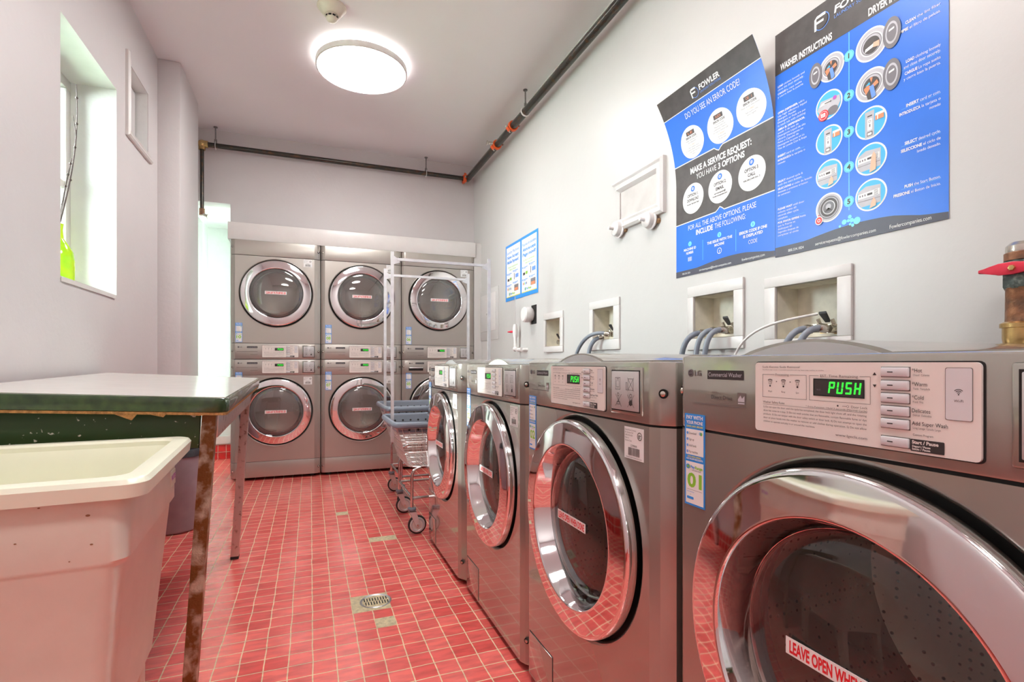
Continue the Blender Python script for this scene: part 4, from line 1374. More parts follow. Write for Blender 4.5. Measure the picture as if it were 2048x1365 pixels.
for y0, lines in LT:
    y = y0
    for s_ in lines:
        if s_ == '-':
            a.rect(0.012, 0.118, y + 0.0095, y + 0.0099, M_CYAN, 2); y -= 0.003; continue
        x = 0.012
        if s_[0] == '*':
            b_, _, rest = s_[1:].partition('|')
            wb_ = len(b_) * 0.0054
            a.text(b_, x, y, 0.0066, M_WHITE, bold=True, w=wb_)
            if rest: a.text(rest, x + wb_ + 0.003, y, 0.0066, M_WHITE, w=len(rest) * 0.0043)
        else:
            a.text(s_, x, y, 0.0066, M_WHITE, w=len(s_) * 0.0044)
        y -= 0.0112
RT = [(0.567, ['*CLEAN|the lint filter', '-', '*LIMPIE|el filtro de pelusa.']), (0.459, ['*LOAD|clothing loosely', 'and close door securely.', '-', '*CARGUE|La ropa suelta', 'y cierre bien la puerta.']),
      (0.336, ['*INSERT|card or coin.', '-', '*INTRODUZCA|la tarjeta o', 'monedas']), (0.232, ['*SELECT|desired cycle.', '-', '*SELECCIONE|el ciclo de', 'lavado deseado.']), (0.112, ['*PUSH|the Start Button.', '-', '*PRESIONE|el Boton de Inicio.'])]
for y0, lines in RT:
    y = y0
    for s_ in lines:
        if s_ == '-':
            a.rect(0.424, 0.522, y + 0.0125, y + 0.0129, M_CYAN, 2); y -= 0.004; continue
        x = 0.522
        if s_[0] == '*':
            b_, _, rest = s_[1:].partition('|')
            wr = len(rest) * 0.0038
            a.text(rest, x, y, 0.0082, M_WHITE, 'r', w=wr)
            a.text(b_, x - wr - 0.003, y, 0.0082, M_WHITE, 'r', bold=True, w=len(b_) * 0.0054)
        else:
            a.text(s_, x, y, 0.0082, M_WHITE, 'r', w=len(s_) * 0.0038)
        y -= 0.0145
a.text('800.334.1824', 0.055, 0.010, 0.009, M_WHITE, w=0.060)
a.text('servicerequests@fowlercompanies.com', 0.158, 0.010, 0.010, M_WHITE, w=0.196)
a.text('Fowlercompanies.com', 0.393, 0.008, 0.011, M_WHITE, w=0.107)
o = mb.build('poster', smooth=0)
tag(o, 'large blue washer and dryer instructions poster on right wall, right of the service poster', 'poster', 'laundry posters')

# --- service request poster, its top curling off the wall
YE, ZE = 1.925, 1.359


def errP(s, t, k):
    q = max(0.0, t - 0.40)
    off = 0.57 * q ** 1.9 + 0.01 * (q * 2) ** 2
    z = ZE + t - 0.32 * off
    return (XR - 0.0025 - off - k * 0.0004, YE - s, z)


mb = MB()
a = flat_sheet(mb, errP, 0.536, 0.80, M_PBLUE, 1, 32)
a.rect(0, 0.536, 0.715, 0.80, M_PDARK, 1, 1, 6)
a.rect(0, 0.536, 0.712, 0.715, M_WHITE, 1)


def vee(s, base, d, at):
    return base + (d * max(0, 1 - abs(s - at) / 0.022))


lo = lambda s: vee(s, 0.236, 0.018, 0.270)
hi = lambda s: vee(s, 0.494, -0.018, 0.266)
for x0, x1, n in ((0, 0.244, 4), (0.244, 0.292, 4), (0.292, 0.536, 4)):
    a.band(x0, x1, lo, hi, M_PDARK, 1, n, 10)
    a.band(x0, x1, hi, lambda s: hi(s) + 0.004, M_WHITE, 2, n, 1)
    a.band(x0, x1, lambda s: lo(s) - 0.004, lo, M_WHITE, 2, n, 1)
fowler_logo(a, 0.196, 0.730, 0.038)
a.text('FOWLER', 0.243, 0.745, 0.020, M_WHITE, bold=True, w=0.112, slant=0.15)
a.text('LAUNDRY SOLUTIONS', 0.243, 0.732, 0.0085, M_LOGOB, w=0.112)
a.text('DO YOU SEE AN ERROR CODE?', 0.278, 0.672, 0.024, M_WHITE, 'c', w=0.300)
for cx, code, l in ((0.130, '    LE', ['Single washing is on', 'and dispensed', '!TO CORRECT', '1. Open machine door', '2. Redistribute clothing', '3. Close door & press', 'start']),
                    (0.292, 'SUDS', ['Too much soap', 'Machine will run', 'additional rinse to', 'try and to remove suds', '!TO PREVENT', 'Use less soap', '(1/4 cup max)']), (0.448, 'OE   1', ['Door is not fully closed', '!TO CORRECT', 'Open and/or close', 'door tightly'])):
    a.disc(cx, 0.570, 0.069, M_WHITE, 2, seg=40, rings=4)
    a.rect(cx - 0.024, cx + 0.024, 0.602, 0.620, M_PDARK, 3)
    a.text(code, cx, 0.606, 0.010, M_ORANGE, 'c', w=0.028, k=4)
    a.text('ERROR CODE', cx, 0.589, 0.0085, M_PDARK, 'c', w=0.062, bold=True)
    y = 0.579
    for s_ in l:
        col = M_PGREY2
        if s_[0] == '!': s_ = s_[1:]; col = M_ORANGE; y -= 0.003
        a.text(s_, cx, y, 0.0058, col, 'c', w=len(s_) * 0.0036); y -= 0.0095
a.text('MAKE A SERVICE REQUEST:', 0.265, 0.438, 0.025, M_WHITE, 'c', bold=True, w=0.335)
a.text('YOU HAVE', 0.132, 0.405, 0.023, M_WHITE, 'l', w=0.118)
a.text('3 OPTIONS', 0.260, 0.405, 0.023, M_WHITE, 'l', bold=True, w=0.138)
for cx, l1, l2, l3 in ((0.110, 'OPTION 1.', 'DOWNLOAD', ['Fowler Service App']), (0.269, 'OPTION 2.', 'EMAIL', ['servicerequest@', 'fowlercompanies.com']), (0.431, 'OPTION 3.', 'CALL', ['908.580.2400 Ext. 2'])):
    a.disc(cx, 0.330, 0.065, M_WHITE, 2, seg=40, rings=3)
    a.disc(cx, 0.372, 0.0125, M_PBLUE, 3)
    a.disc(cx, 0.372, 0.006, M_WHITE, 4, r0=0.7)
    a.rect(cx - 0.0012, cx + 0.0012, 0.368, 0.377, M_WHITE, 4)
    a.text(l1, cx, 0.340, 0.0125, M_PDARK, 'c', w=0.068, bold=True)
    a.text(l2, cx, 0.320, 0.0125, M_PDARK, 'c', w=len(l2) * 0.0090, bold=True)
    for i, s_ in enumerate(l3): a.text(s_, cx, 0.306 - i * 0.011, 0.0062, M_PDARK, 'c', bold=True, w=len(s_) * 0.0042)
a.text('FOR ALL THE ABOVE OPTIONS, PLEASE', 0.267, 0.197, 0.021, M_WHITE, 'c', w=0.372)
a.text('INCLUDE', 0.130, 0.167, 0.021, M_WHITE, 'l', bold=True, w=0.100)
a.text('THE FOLLOWING:', 0.240, 0.167, 0.021, M_WHITE, 'l', w=0.162)
for i, (cx, ll) in enumerate(((0.091, ['MACHINE ID', 'NUMBER']), (0.266, ['THE ISSUE WITH THE', 'MACHINE']), (0.437, ['ERROR CODE IF ONE', 'IS DISPLAYED']))):
    a.disc(cx, 0.137, 0.0105, M_CYAN, 2)
    a.text(str(i + 1), cx, 0.1325, 0.009, M_PBLUE, 'c', bold=True)
    for j, s_ in enumerate(ll): a.text(s_, cx, 0.110 - j * 0.0165, 0.0105, M_WHITE, 'c', bold=True, w=len(s_) * 0.0077)
a.rect(0.170, 0.1715, 0.052, 0.137, M_CYAN, 2); a.rect(0.353, 0.3545, 0.052, 0.137, M_CYAN, 2)
for i in range(6): a.rect(0.079 + i * 0.0042, 0.0812 + i * 0.0042, 0.062, 0.080, M_WHITE, 2)
a.disc(0.266, 0.072, 0.0125, M_WHITE, 2, r0=0.8); a.rect(0.265, 0.2675, 0.064, 0.074, M_WHITE, 3); a.rect(0.265, 0.271, 0.072, 0.074, M_WHITE, 3)
a.text('CODE', 0.437, 0.066, 0.015, M_WHITE, 'c', w=0.042)
a.band(0, 0.536, lambda s: 0, lambda s: 0.026 + 0.015 * math.sin(PI * min(max((s - 0.14) / 0.38, 0), 1)) - 0.008 * max(0, (s - 0.4) / 0.14), M_PWAVE, 2, 24, 1)
a.text('908.334.1824', 0.042, 0.008, 0.008, M_WHITE, w=0.052, k=4)
a.text('servicerequest@fowlercompanies.com', 0.150, 0.008, 0.009, M_WHITE, w=0.180, k=4)
a.text('fowlercompanies.com', 0.384, 0.008, 0.010, M_WHITE, w=0.108, k=4)
o = mb.build('poster', smooth=0)
tag(o, 'blue and charcoal error code and service request poster, its top curling off the wall', 'poster', 'laundry posters')

# --- two small mobile payment signs
for i, (ys, lines, sub) in enumerate(((4.129, ['Laundry Machines', 'Now Accept', 'Mobile Payment!'], ['To start, it is quick and easy', 'learn how']), (3.792, ['Maquinas de lavanderia', 'Ahora se acepta', 'Pago movil!'], ['Es facil comenzar', 'Sigue estos pasos']))):
    mb = MB()
    w_, h_ = 0.335, 0.468
    a = flat_sheet(mb, wallP(ys, 1.492), w_, h_, M_SBLUE)
    a.rect(0.022, w_ - (0.008 if i == 0 else 0.024), 0.030, h_ - 0.022, M_WHITE, 1)
    a.rect(0.022, w_ - (0.008 if i == 0 else 0.024), 0.030, 0.036, M_YEL, 2)
    for j, s_ in enumerate(lines): a.text(s_, w_ / 2, 0.390 - j * 0.040, 0.024, M_SBLUE, 'c', bold=j > 0, w=0.25 if j else 0.27, slant=.12)
    for j, s_ in enumerate(sub): a.text(s_, w_ / 2, 0.272 - j * 0.022, 0.014, M_GREEN, 'c', w=0.22 - j * .08, slant=.12)
    for (x, y) in ((0.04, 0.225), (0.18, 0.235), (0.04, 0.130), (0.18, 0.140)):
        a.disc(x, y, 0.008, M_SBLUE, 2, seg=14); a.rect(x + 0.015, x + 0.10, y - 0.002, y + 0.003, M_SBLUE, 2); a.rect(x + 0.015, x + 0.07, y - 0.010, y - 0.006, M_LOGOB, 2)
    a.rect(0.05, 0.09, 0.165, 0.185, M_INK, 2); a.rect(0.10, 0.14, 0.168, 0.190, M_GREEN, 2); a.rect(0.195, 0.205, 0.165, 0.215, M_INK, 2); a.rect(0.225, 0.29, 0.175, 0.205, M_LOGOB, 2)
    for j in range(4): a.rect(0.05 + j * .022, 0.062 + j * .022, 0.09, 0.108, (M_RED, M_GREEN, M_SBLUE, M_PGREY2)[j], 2)
    a.rect(0.20, 0.29, 0.070, 0.120, M_PGREY2, 2); a.rect(0.21, 0.28, 0.072, 0.095, M_ORANGE, 3)
    a.disc(0.10, 0.056, 0.012, M_GREEN, 2); a.disc(0.095, 0.056, 0.012, M_SBLUE, 3, r0=.6)
    a.text('Pay', 0.12, 0.050, 0.014, M_SBLUE, bold=True, w=0.032); a.text('Range', 0.154, 0.050, 0.014, M_GREEN, bold=True, w=0.058)
    o = mb.build('payment_sign', smooth=0)
    tag(o, ('blue-bordered mobile payment sign in English, left of the Spanish one, right wall', 'blue-bordered mobile payment sign in Spanish, right of the English one, right wall')[i], 'sign', 'mobile payment signs')

# ------------------------------------------------------------------ washer outlet boxes with valves and hoses
RX = XR


def outlet_box(i, hole, outer, label, valve):
    y0, y1, z0, z1 = hole
    Y0, Y1, Z0, Z1 = outer
    root = empty('washer_outlet_box', label, 'outlet box', (XR, (y0 + y1) / 2, z0), 0, 'recessed washer outlet boxes')
    cy = (y0 + y1) / 2
    mb = MB()
    for (p, q, r, t) in ((Y0, Y1, Z0, z0), (Y0, Y1, z1, Z1), (Y0, y0, z0, z1), (y1, Y1, z0, z1)):
        mb.box(-0.011, 0.0, p - cy, q - cy, r - z0, t - z0, M_TRIMW, 0.0025)
    mb.build('face_frame', root)
    mb = MB()
    e = 0.0015
    a0, a1, b1 = y0 - cy + e, y1 - cy - e, z1 - z0 - e
    D = 0.10
    for f in (((0, a0, e), (D, a0, e), (D, a0, b1), (0, a0, b1)), ((0, a1, e), (D, a1, e), (D, a1, b1), (0, a1, b1)), ((D, a0, e), (D, a1, e), (D, a1, b1), (D, a0, b1)),
              ((0, a0, e), (0, a1, e), (D, a1, e), (D, a0, e)), ((0, a0, b1), (0, a1, b1), (D, a1, b1), (D, a0, b1))):
        mb.face(f, M_BOXIN)
    mb.box(D - 0.004, D, a0 + 0.02, a0 + 0.055, 0.05, 0.08, M_TRIMD)
    mb.build('recess', root, smooth=0)
    if valve:
        ys = [a0 + 0.035, a0 + 0.085] if valve == 2 else [a0 + 0.05]
        for j, yv in enumerate(ys):
            mb = MB()
            zv = 0.026 + 0.004 * j
            mb.tube([(D, yv, zv), (0.055, yv, zv)], 0.014, M_BRASS, 12)
            mb.lathe([(0, 0.0), (0.018, 0.0), (0.018, 0.016), (0, 0.016)], (0.055, yv, zv), (-1, 0, 0), M_BRASS, 6)
            mb.tube([(0.04, yv, zv), (0.005, yv, zv)], 0.013, M_NICKEL, 12)
            mb.lathe([(0, 0.0), (0.016, 0.0), (0.016, 0.012), (0, 0.012)], (0.012, yv, zv), (-1, 0, 0), M_NICKEL, 6)
            mb.tube([(0.03, yv, zv + 0.01), (0.022, yv + 0.004, zv + 0.032)], 0.006, M_NICKEL, 8)
            mb.build('valve', root)
        mb = MB()
        mb.prism([(-0.009, 0), (0.009, 0), (0.014, 0.034), (-0.014, 0.034)], lambda u, v, h: (0.024 - v * 0.35, ys[0] + 0.020 + u + v * 0.3, 0.052 + v * 0.85 + h), -0.004, 0.004, M_RUBBER, bev=0.001)
        mb.build('lever', root)
    return root


outlet_box(0, RBOX[0], (1.104, 1.43, 1.030, 1.281), 'white framed washer outlet box nearest the camera, above washer 01', 2)
outlet_box(1, RBOX[1], (1.529, 1.842, 1.032, 1.305), 'white framed washer outlet box under the service request poster', 2)
outlet_box(2, RBOX[2], (2.383, 2.70, 1.050, 1.332), 'white framed washer outlet box with one grey hose arching left', 2)
outlet_box(3, RBOX[3], (3.048, 3.345, 1.050, 1.322), 'small white framed outlet box without hoses, farthest along the wall', 1)


def bez(P, n=18):
    P = [Vector(p) for p in P]
    out = []
    for i in range(n + 1):
        t = i / n
        q = P[:]
        while len(q) > 1:
            q = [q[j] * (1 - t) + q[j + 1] * t for j in range(len(q) - 1)]
        out.append(q[0])
    return out


def hose(pts, label, r=0.0105, m=M_HOSE, group='washer hoses'):
    mb = MB()
    p = bez(pts)
    mb.tube(p, r, m, 12)
    d = (p[1] - p[0]).normalized()
    if r > 0.006:
        mb.lathe([(0, 0), (r + 0.0045, 0), (r + 0.0045, 0.020), (r + 0.001, 0.028), (0, 0.028)], p[0] - d * 0.001, d, M_NICKEL, 10)
    o = mb.build('hose', smooth=50)
    return tag(o, label, 'hose', group)


def hoses(y, z, dy, names, n=2):
    for j in range(n):
        yv = y + 0.05 * j
        hose([(1.534, yv, z), (1.46, yv + 0.01, z + 0.012), (1.44, yv + 0.02 + dy, z - 0.03), (1.45, yv + 0.03 + dy, z - 0.16), (1.47, yv + 0.03 + dy, 0.62)], names[j])


hoses(1.15 + 0.0365, 1.086, 0.03, ['grey supply hose from the nearest outlet box, its right one', 'grey supply hose from the nearest outlet box, its left one'])
hoses(1.577 + 0.0365, 1.106, 0.01, ['grey supply hose on the right in the outlet box under the service poster', 'grey supply hose on the left in the outlet box under the service poster'])
hose([(1.535, 1.735, 1.10), (1.45, 1.74, 1.11), (1.43, 1.78, 1.05), (1.45, 1.79, 0.95), (1.47, 1.79, 0.6)], 'dark ribbed drain hose behind two grey ones, under the service poster', 0.0115, M_BUMP)
hose([(1.534, 2.477, 1.134), (1.47, 2.52, 1.165), (1.44, 2.66, 1.13), (1.44, 2.74, 1.04), (1.46, 2.80, 0.7)], 'grey hose arching far left out of the third outlet box')
hose([(1.534, 2.535, 1.125), (1.47, 2.57, 1.115), (1.46, 2.59, 1.06), (1.46, 2.595, 0.99), (1.47, 2.60, 0.6)], 'speckled grey hose dropping steeply from the third outlet box', 0.0115, M_BUMP)
hose([(1.58, 1.25, 1.14), (1.50, 1.32, 1.12), (1.44, 1.42, 1.11), (1.43, 1.50, 1.05), (1.45, 1.52, 0.94), (1.47, 1.52, 0.7)], 'thin white tube looping left from the nearest outlet box', 0.0045, M_PLASTW)

# ------------------------------------------------------------------ other things on the right wall
# blanked-off moulded panel
root = empty('wall_hatch', 'white blanked hatch in moulded frame above two round knobs', 'hatch', (XR, 2.19, 1.80), 0)
q = lambda y: y - 2.19
mb = MB()
prof = [(0.0, 0.0), (0.0, -0.018), (0.012, -0.028), (0.022, -0.020), (0.036, -0.016), (0.046, -0.022), (0.058, -0.010), (0.066, 0.0)]


def moulding(mb, y0, y1, z0, z1, sides, m, mapper, sc=1.0):
    """profiled frame: inner rectangle y0..y1,z0..z1; profile runs outward from outer edge"""
    W_ = 0.066 * sc
    rings = []
    for (o_, d_) in prof:
        o2 = W_ - o_ * sc
        rings.append(([(y0 - o2, z0 - o2), (y1 + o2, z0 - o2), (y1 + o2, z1 + o2), (y0 - o2, z1 + o2)], d_ * sc))
    for j in range(len(rings) - 1):
        (A, da), (B, db) = rings[j], rings[j + 1]
        for s_ in sides:
            i2 = (s_ + 1) % 4
            mb.face([mapper(*A[s_], da), mapper(*A[i2], da), mapper(*B[i2], db), mapper(*B[s_], db)], m)


moulding(mb, q(2.066), q(2.374), -0.055, 0.080, (0, 2, 3), M_TRIMW, lambda y, z, d: (d, y, z))
mb.build('moulded_frame', root, smooth=20)
mb = MB()
mb.box(-0.004, 0.0, q(2.062), q(2.38), -0.058, 0.084, M_TRIMD)
mb.box(-0.010, -0.001, q(2.374), q(2.382), -0.056, 0.082, M_TRIMD)
mb.build('infill_panel', root)

for (y, z, lb) in ((2.37, 1.688, 'left white round capped fitting with peg below the wall hatch'), (2.095, 1.664, 'right white round capped fitting with peg below the wall hatch')):
    mb = MB()
    mb.lathe([(0.0, 0), (0.030, 0), (0.046, 0.016), (0.047, 0.022), (0.040, 0.026), (0.036, 0.046), (0.026, 0.054), (0.010, 0.056), (0.008, 0.060), (0.008, 0.082), (0, 0.083)],
             (XR, y, z), (-1, 0, 0), M_PLASTW, 32)
    mb.lathe([(0, 0.0), (0.014, 0.0), (0.012, 0.012), (0, 0.012)], (XR - 0.0005, y - 0.042, z - 0.012), (-1, 0, 0), M_STAIN, 8)
    o = mb.build('capped_fitting')
    tag(o, lb, 'wall fitting', 'round capped fittings')

# electrical access panel
root = empty('electrical_panel', 'flat white electrical panel door at far end of right wall', 'electrical panel', (XR, 4.60, 1.26))
mb = MB(); mb.box(-0.006, 0.0, -0.29, 0.25, -0.07, 0.40, M_WALLR, 0.002); mb.build('cover', root)
mb = MB(); mb.box(-0.013, -0.005, -0.235, 0.20, 0.012, 0.355, M_TRIMW, 0.002); mb.build('door', root)
mb = MB(); mb.box(-0.018, -0.012, -0.02, 0.01, 0.15, 0.19, M_PLASTW, 0.002); mb.box(-0.019, -0.017, -0.009, -0.003, 0.16, 0.178, M_INK); mb.build('latch', root)

# round cover over a dark cut-out
root = empty('round_wall_cover', 'thick white round cap over a dark square cut-out under payment signs', 'wall fitting', (XR, 3.545, 1.337))
mb = MB(); mb.lathe([(0.0, 0.0), (0.045, 0.0), (0.055, 0.012), (0.058, 0.045), (0.056, 0.066), (0.048, 0.074), (0.0, 0.076)], (-0.003, 0.02, 0), (-1, 0, 0), M_PLASTW, 36); mb.build('cap', root)
mb = MB(); mb.box(-0.003, 0.0, -0.055, 0.035, -0.070, 0.070, M_DARK); mb.build('cut_out', root)

# small water pipe with red lever
root = empty('water_pipe', 'white painted water pipe with small red lever below payment signs', 'pipe', (1.50, 3.80, 1.08))
mb = MB()
mb.tube([(0, 0, 0.19), (0, 0, 0.018), (0.004, -0.006, 0.004), (0.0, -0.02, 0.0), (0, -0.12, 0.0), (0.02, -0.135, 0.0), (0.047, -0.138, 0)], 0.0125, M_PLASTW, 12)
mb.sph((0, -0.004, 0.006), 0.020, M_PLASTW, 12)
mb.tube([(0, -0.045, 0), (0, -0.062, 0)], 0.017, M_PLASTW, 12)
mb.tube([(0, -0.118, 0), (0.0, -0.136, 0)], 0.016, M_PLASTW, 12)
mb.tube([(0, 0, 0.195), (0, 0, 0.42)], 0.0035, M_WALLR, 8)
mb.build('pipe', root)
mb = MB(); mb.tube([(0, 0, 0.10), (0, 0, 0.115), (0, 0, 0.125), (0, 0, 0.165), (0, 0, 0.178), (0, 0, 0.20)], [0.016, 0.018, 0.0205, 0.0205, 0.018, 0.014], M_PLASTW, 14); mb.build('valve_body', root)
mb = MB(); mb.tube([(-0.018, 0.004, 0.142), (-0.030, 0.012, 0.142), (-0.045, 0.045, 0.142)], [0.008, 0.009, 0.0035], M_REDL, 8); mb.build('lever', root)

# old gas or water valve at right frame edge
root = empty('shut_off_valve', 'aged copper pipe with red lever valve at right edge above washer 01', 'valve', (1.45, 0.655, 1.0))
mb = MB()
mb.lathe([(0, -0.010), (0.020, -0.006), (0.031, 0.008), (0.034, 0.030), (0.034, 0.052), (0.038, 0.053), (0.038, 0.062), (0.031, 0.066)], (0, 0, 0.0), (0, 0, 1), M_BRASS, 24)
mb.tube([(0, 0, 0.028), (0.095, 0, 0.028)], 0.026, M_BRASS, 16)
mb.build('elbow', root)
mb = MB(); mb.lathe([(0.030, 0.060), (0.029, 0.075), (0.0285, 0.135), (0.031, 0.140)], (0, 0, 0), (0, 0, 1), M_COPPER, 24); mb.build('pipe', root)
mb = MB(); mb.lathe([(0.0315, 0.138), (0.034, 0.142), (0.034, 0.170), (0.031, 0.176), (0.034, 0.180), (0.034, 0.196), (0.030, 0.200)], (0, 0, 0), (0, 0, 1), M_VERD, 8); mb.build('valve_body', root)
mb = MB(); mb.lathe([(0.031, 0.200), (0.031, 0.216), (0.028, 0.218), (0.0285, 0.222), (0.028, 0.232), (0.020, 0.240), (0, 0.242)], (0, 0, 0), (0, 0, 1), [M_COPPER, M_COPPER, M_NICKEL, M_NICKEL, M_NICKEL, M_NICKEL], 24); mb.build('cap', root)
mb = MB()
mb.prism([(-0.062, -0.004), (-0.040, -0.0065), (-0.026, -0.013), (0.0, -0.014), (0.05, -0.006), (0.05, 0.006), (0.0, 0.014), (-0.026, 0.013), (-0.040, 0.0065), (-0.062, 0.004)],
         lambda u, v, h: (-0.036 + h, -u, 0.181 + v), -0.004, 0.004, M_REDL, bev=0.002)
mb.lathe([(0, 0), (0.007, 0), (0.006, 0.005), (0, 0.006)], (-0.040, 0.0, 0.181), (-1, 0, 0), M_BRASS, 6)
mb.build('lever', root)

# ------------------------------------------------------------------ hatch on the left wall
root = empty('wall_hatch', 'small recessed hatch in white moulded frame on the left wall', 'hatch', (XL, 3.6, 2.44))
mb = MB()
k2 = 0.75
moulding(mb, HAT[0] - 3.6, HAT[1] - 3.6, HAT[2] - 2.44, HAT[3] - 2.44, (0, 3), M_TRIMW, lambda y, z, d: (-d, y, z), k2)
for s_ in ((HAT[0] - 3.6 - 0.0, HAT[1] - 3.6, HAT[3] - 2.44, HAT[3] - 2.44 + 0.02), (HAT[1] - 3.6, HAT[1] - 3.6 + 0.02, HAT[2] - 2.44, HAT[3] - 2.44)):
    mb.box(0, 0.004, s_[0], s_[1], s_[2], s_[3], M_WALL)
mb.build('moulded_frame', root, smooth=20)
mb = MB()
mb.box(-0.08, -0.068, HAT[0] - 3.6, HAT[1] - 3.6, HAT[2] - 2.44, HAT[3] - 2.44, M_TRIMW)
mb.box(-0.067, -0.060, HAT[0] - 3.6 + 0.02, HAT[1] - 3.6 - 0.012, HAT[2] - 2.44 + 0.01, HAT[3] - 2.44 - 0.012, M_WALL, 0.002)
mb.box(-0.0685, -0.0665, HAT[1] - 3.6 - 0.010, HAT[1] - 3.6 - 0.004, HAT[2] - 2.44, HAT[3] - 2.44, M_DARK)
mb.build('inner_door', root)

# ------------------------------------------------------------------ bottle with branches on the window ledge
mb = MB()
zs = WIN1[2] + 0.0005
mb.lathe([(0.0, 0.0), (0.050, 0.0), (0.056, 0.006), (0.057, 0.10), (0.052, 0.14), (0.035, 0.175), (0.018, 0.20), (0.015, 0.24), (0.018, 0.265), (0.013, 0.265), (0.011, 0.20), (0, 0.19)], (-1.035, 2.86, zs), (0, 0, 1), M_GLASSG, 28)
o = mb.build('bottle')
tag(o, 'green and yellow glass bottle standing on the window ledge', 'bottle')
BR = [([(-1.035, 2.86, 1.56), (-1.035, 2.91, 1.75), (-1.035, 3.00, 1.93)], 'bare brown twig leaning right out of the green bottle'),
      ([(-1.043, 2.868, 1.60), (-1.07, 2.93, 1.72), (-1.08, 2.99, 1.95), (-1.08, 2.965, 2.08)], 'bare brown twig with forked tip rising behind the leaning one'),
      ([(-1.027, 2.852, 1.60), (-1.005, 2.90, 1.8), (-0.995, 2.97, 2.0), (-0.995, 2.93, 2.25)], 'tallest bare twig rising straight from the green bottle')]
for p, lb in BR:
    mb = MB()
    q_ = bez(p, 12)
    mb.tube(q_, [0.0045 - 0.0028 * i / 12 for i in range(13)], M_TWIG, 6)
    for i in (4, 7, 9, 11):
        mb.sph(q_[i] + Vector((0, 0.003 * (-1) ** i, 0)), 0.006, M_TWIG, 6)
    if len(p) == 4:
        mb.tube([q_[8], q_[8] + Vector((0.0, -0.035, 0.08))], [0.003, 0.0015], M_TWIG, 5)
    o = mb.build('twig')
    tag(o, lb, 'twig', 'twigs in the green bottle')

# ------------------------------------------------------------------ work table (leaning slightly to the right)
tb = empty('work_table', 'long white-topped table with dark green edge on rusty square metal legs', 'table', (-0.215, 1.66, 0.0))
tilt = math.radians(2.9)
ct, st_ = math.cos(tilt), math.sin(tilt)
yaw = math.radians(1.3)
TZ = 0.877


def TP(u, v, w):
    """table frame: u right(+)/left(-) from right edge, v away along the edge, w up from top surface"""
    x = u * ct + w * st_
    z = TZ - u * st_ + w * ct + v * 0.0147
    y = v
    return (x * math.cos(yaw) - y * math.sin(yaw), x * math.sin(yaw) + y * math.cos(yaw), z)


TL, TWd = 1.36, 0.66
mb = MB()
r = 0.03
mb.prism([(-r, 0.0), (0 - 0.012, r * 0.3), (0, r), (0, TL - r), (-0.012, TL - 0.01), (-r, TL), (-TWd, TL), (-TWd, 0)], lambda u, v, h: TP(u - 0.004 if False else u, v, h), -0.044, 0.0, M_EDGE, bev=0.009)
mb.prism([(-r, 0.008), (-0.02, 0.011), (-0.010, 0.02), (-0.009, TL - 0.02), (-r, TL - 0.009), (-TWd + .009, TL - 0.009), (-TWd + .009, 0.008)], TP, -0.003, 0.0006, M_LAM)
mb.build('table_top', tb)
mb = MB()
mb.prism([(-0.012, 0.003), (-0.004, 0.02), (-0.004, TL - 0.02), (-0.02, TL - .004), (-TWd + 0.01, TL - .004), (-TWd + 0.01, 0.003)], TP, -0.050, -0.043, M_CHIP)
for (u0, u1, d) in ((-0.268, -0.215, 0.017), (-0.19, -0.15, 0.008), (-0.12, -0.05, 0.003)):
    mb.prism([(u0, 0.0), ((u0 + u1) / 2 + 0.015, -d), (u1, 0.0)], lambda u, v, h: TP(u, h, -0.049 + v), 0.004, 0.012, M_CHIP)
o = mb.build('chipboard_underside', tb); o['label'] = 'orange-brown broken chipboard edge'
for (nm, pts, m_) in (('apron', [(-0.075, 0.055), (-TWd + 0.06, 0.055), (-TWd + 0.06, 0.075), (-0.075, 0.075)], M_APRON), ('apron', [(-0.05, 0.09), (-0.032, 0.09), (-0.032, TL - 0.1), (-0.05, TL - 0.1)], M_RUSTL),
                      ('apron', [(-0.075, TL - 0.075), (-TWd + 0.06, TL - 0.075), (-TWd + 0.06, TL - 0.055), (-0.075, TL - 0.055)], M_APRON)):
    mb = MB(); mb.prism(pts, TP, -0.150 if m_ is M_APRON else -0.125, -0.049, m_, bev=0.0015)
    o = mb.build(nm, tb)
    if m_ is M_APRON: o['label'] = 'dark green speckled front rail'
for (u, v, m_) in ((-0.053, 0.075, M_RUST), (-0.053, TL - 0.085, M_RUSTL), (-TWd + 0.05, 0.075, M_RUST), (-TWd + 0.05, TL - 0.085, M_RUSTL)):
    top = Vector(TP(u, v, -0.045))
    lean = 0.052
    bot = Vector((top.x - lean, top.y - 0.01, 0.0))
    mb = MB()
    h_ = 0.0185
    mb.tube([bot + Vector((0, 0, 0.012)), top], h_ * 1.35, m_, 4, up=(0, 1, 0), caps=True)
    mb.box(bot.x - 0.018, bot.x + 0.018, bot.y - 0.018, bot.y + 0.018, 0.0005, 0.014, M_RUBBER)
    o = mb.build('leg', tb, smooth=30)
    if m_ is M_RUST: o['label'] = 'heavily rusted square leg'

# ------------------------------------------------------------------ utility sink
sk = empty('utility_sink', 'deep beige plastic utility sink with cream rim in the front left corner', 'sink', (-0.594, 1.33, 0.0), math.radians(3.5))


def rr(x0, x1, y0, y1, r, n=6):
    out = []
    for cx, cy, a0 in ((x1 - r, y1 - r, 0), (x0 + r, y1 - r, 90), (x0 + r, y0 + r, 180), (x1 - r, y0 + r, 270)):
        for i in range(n + 1):
            an = math.radians(a0 + i * 90 / n)
            out.append((cx + r * math.cos(an), cy + r * math.sin(an)))
    return out


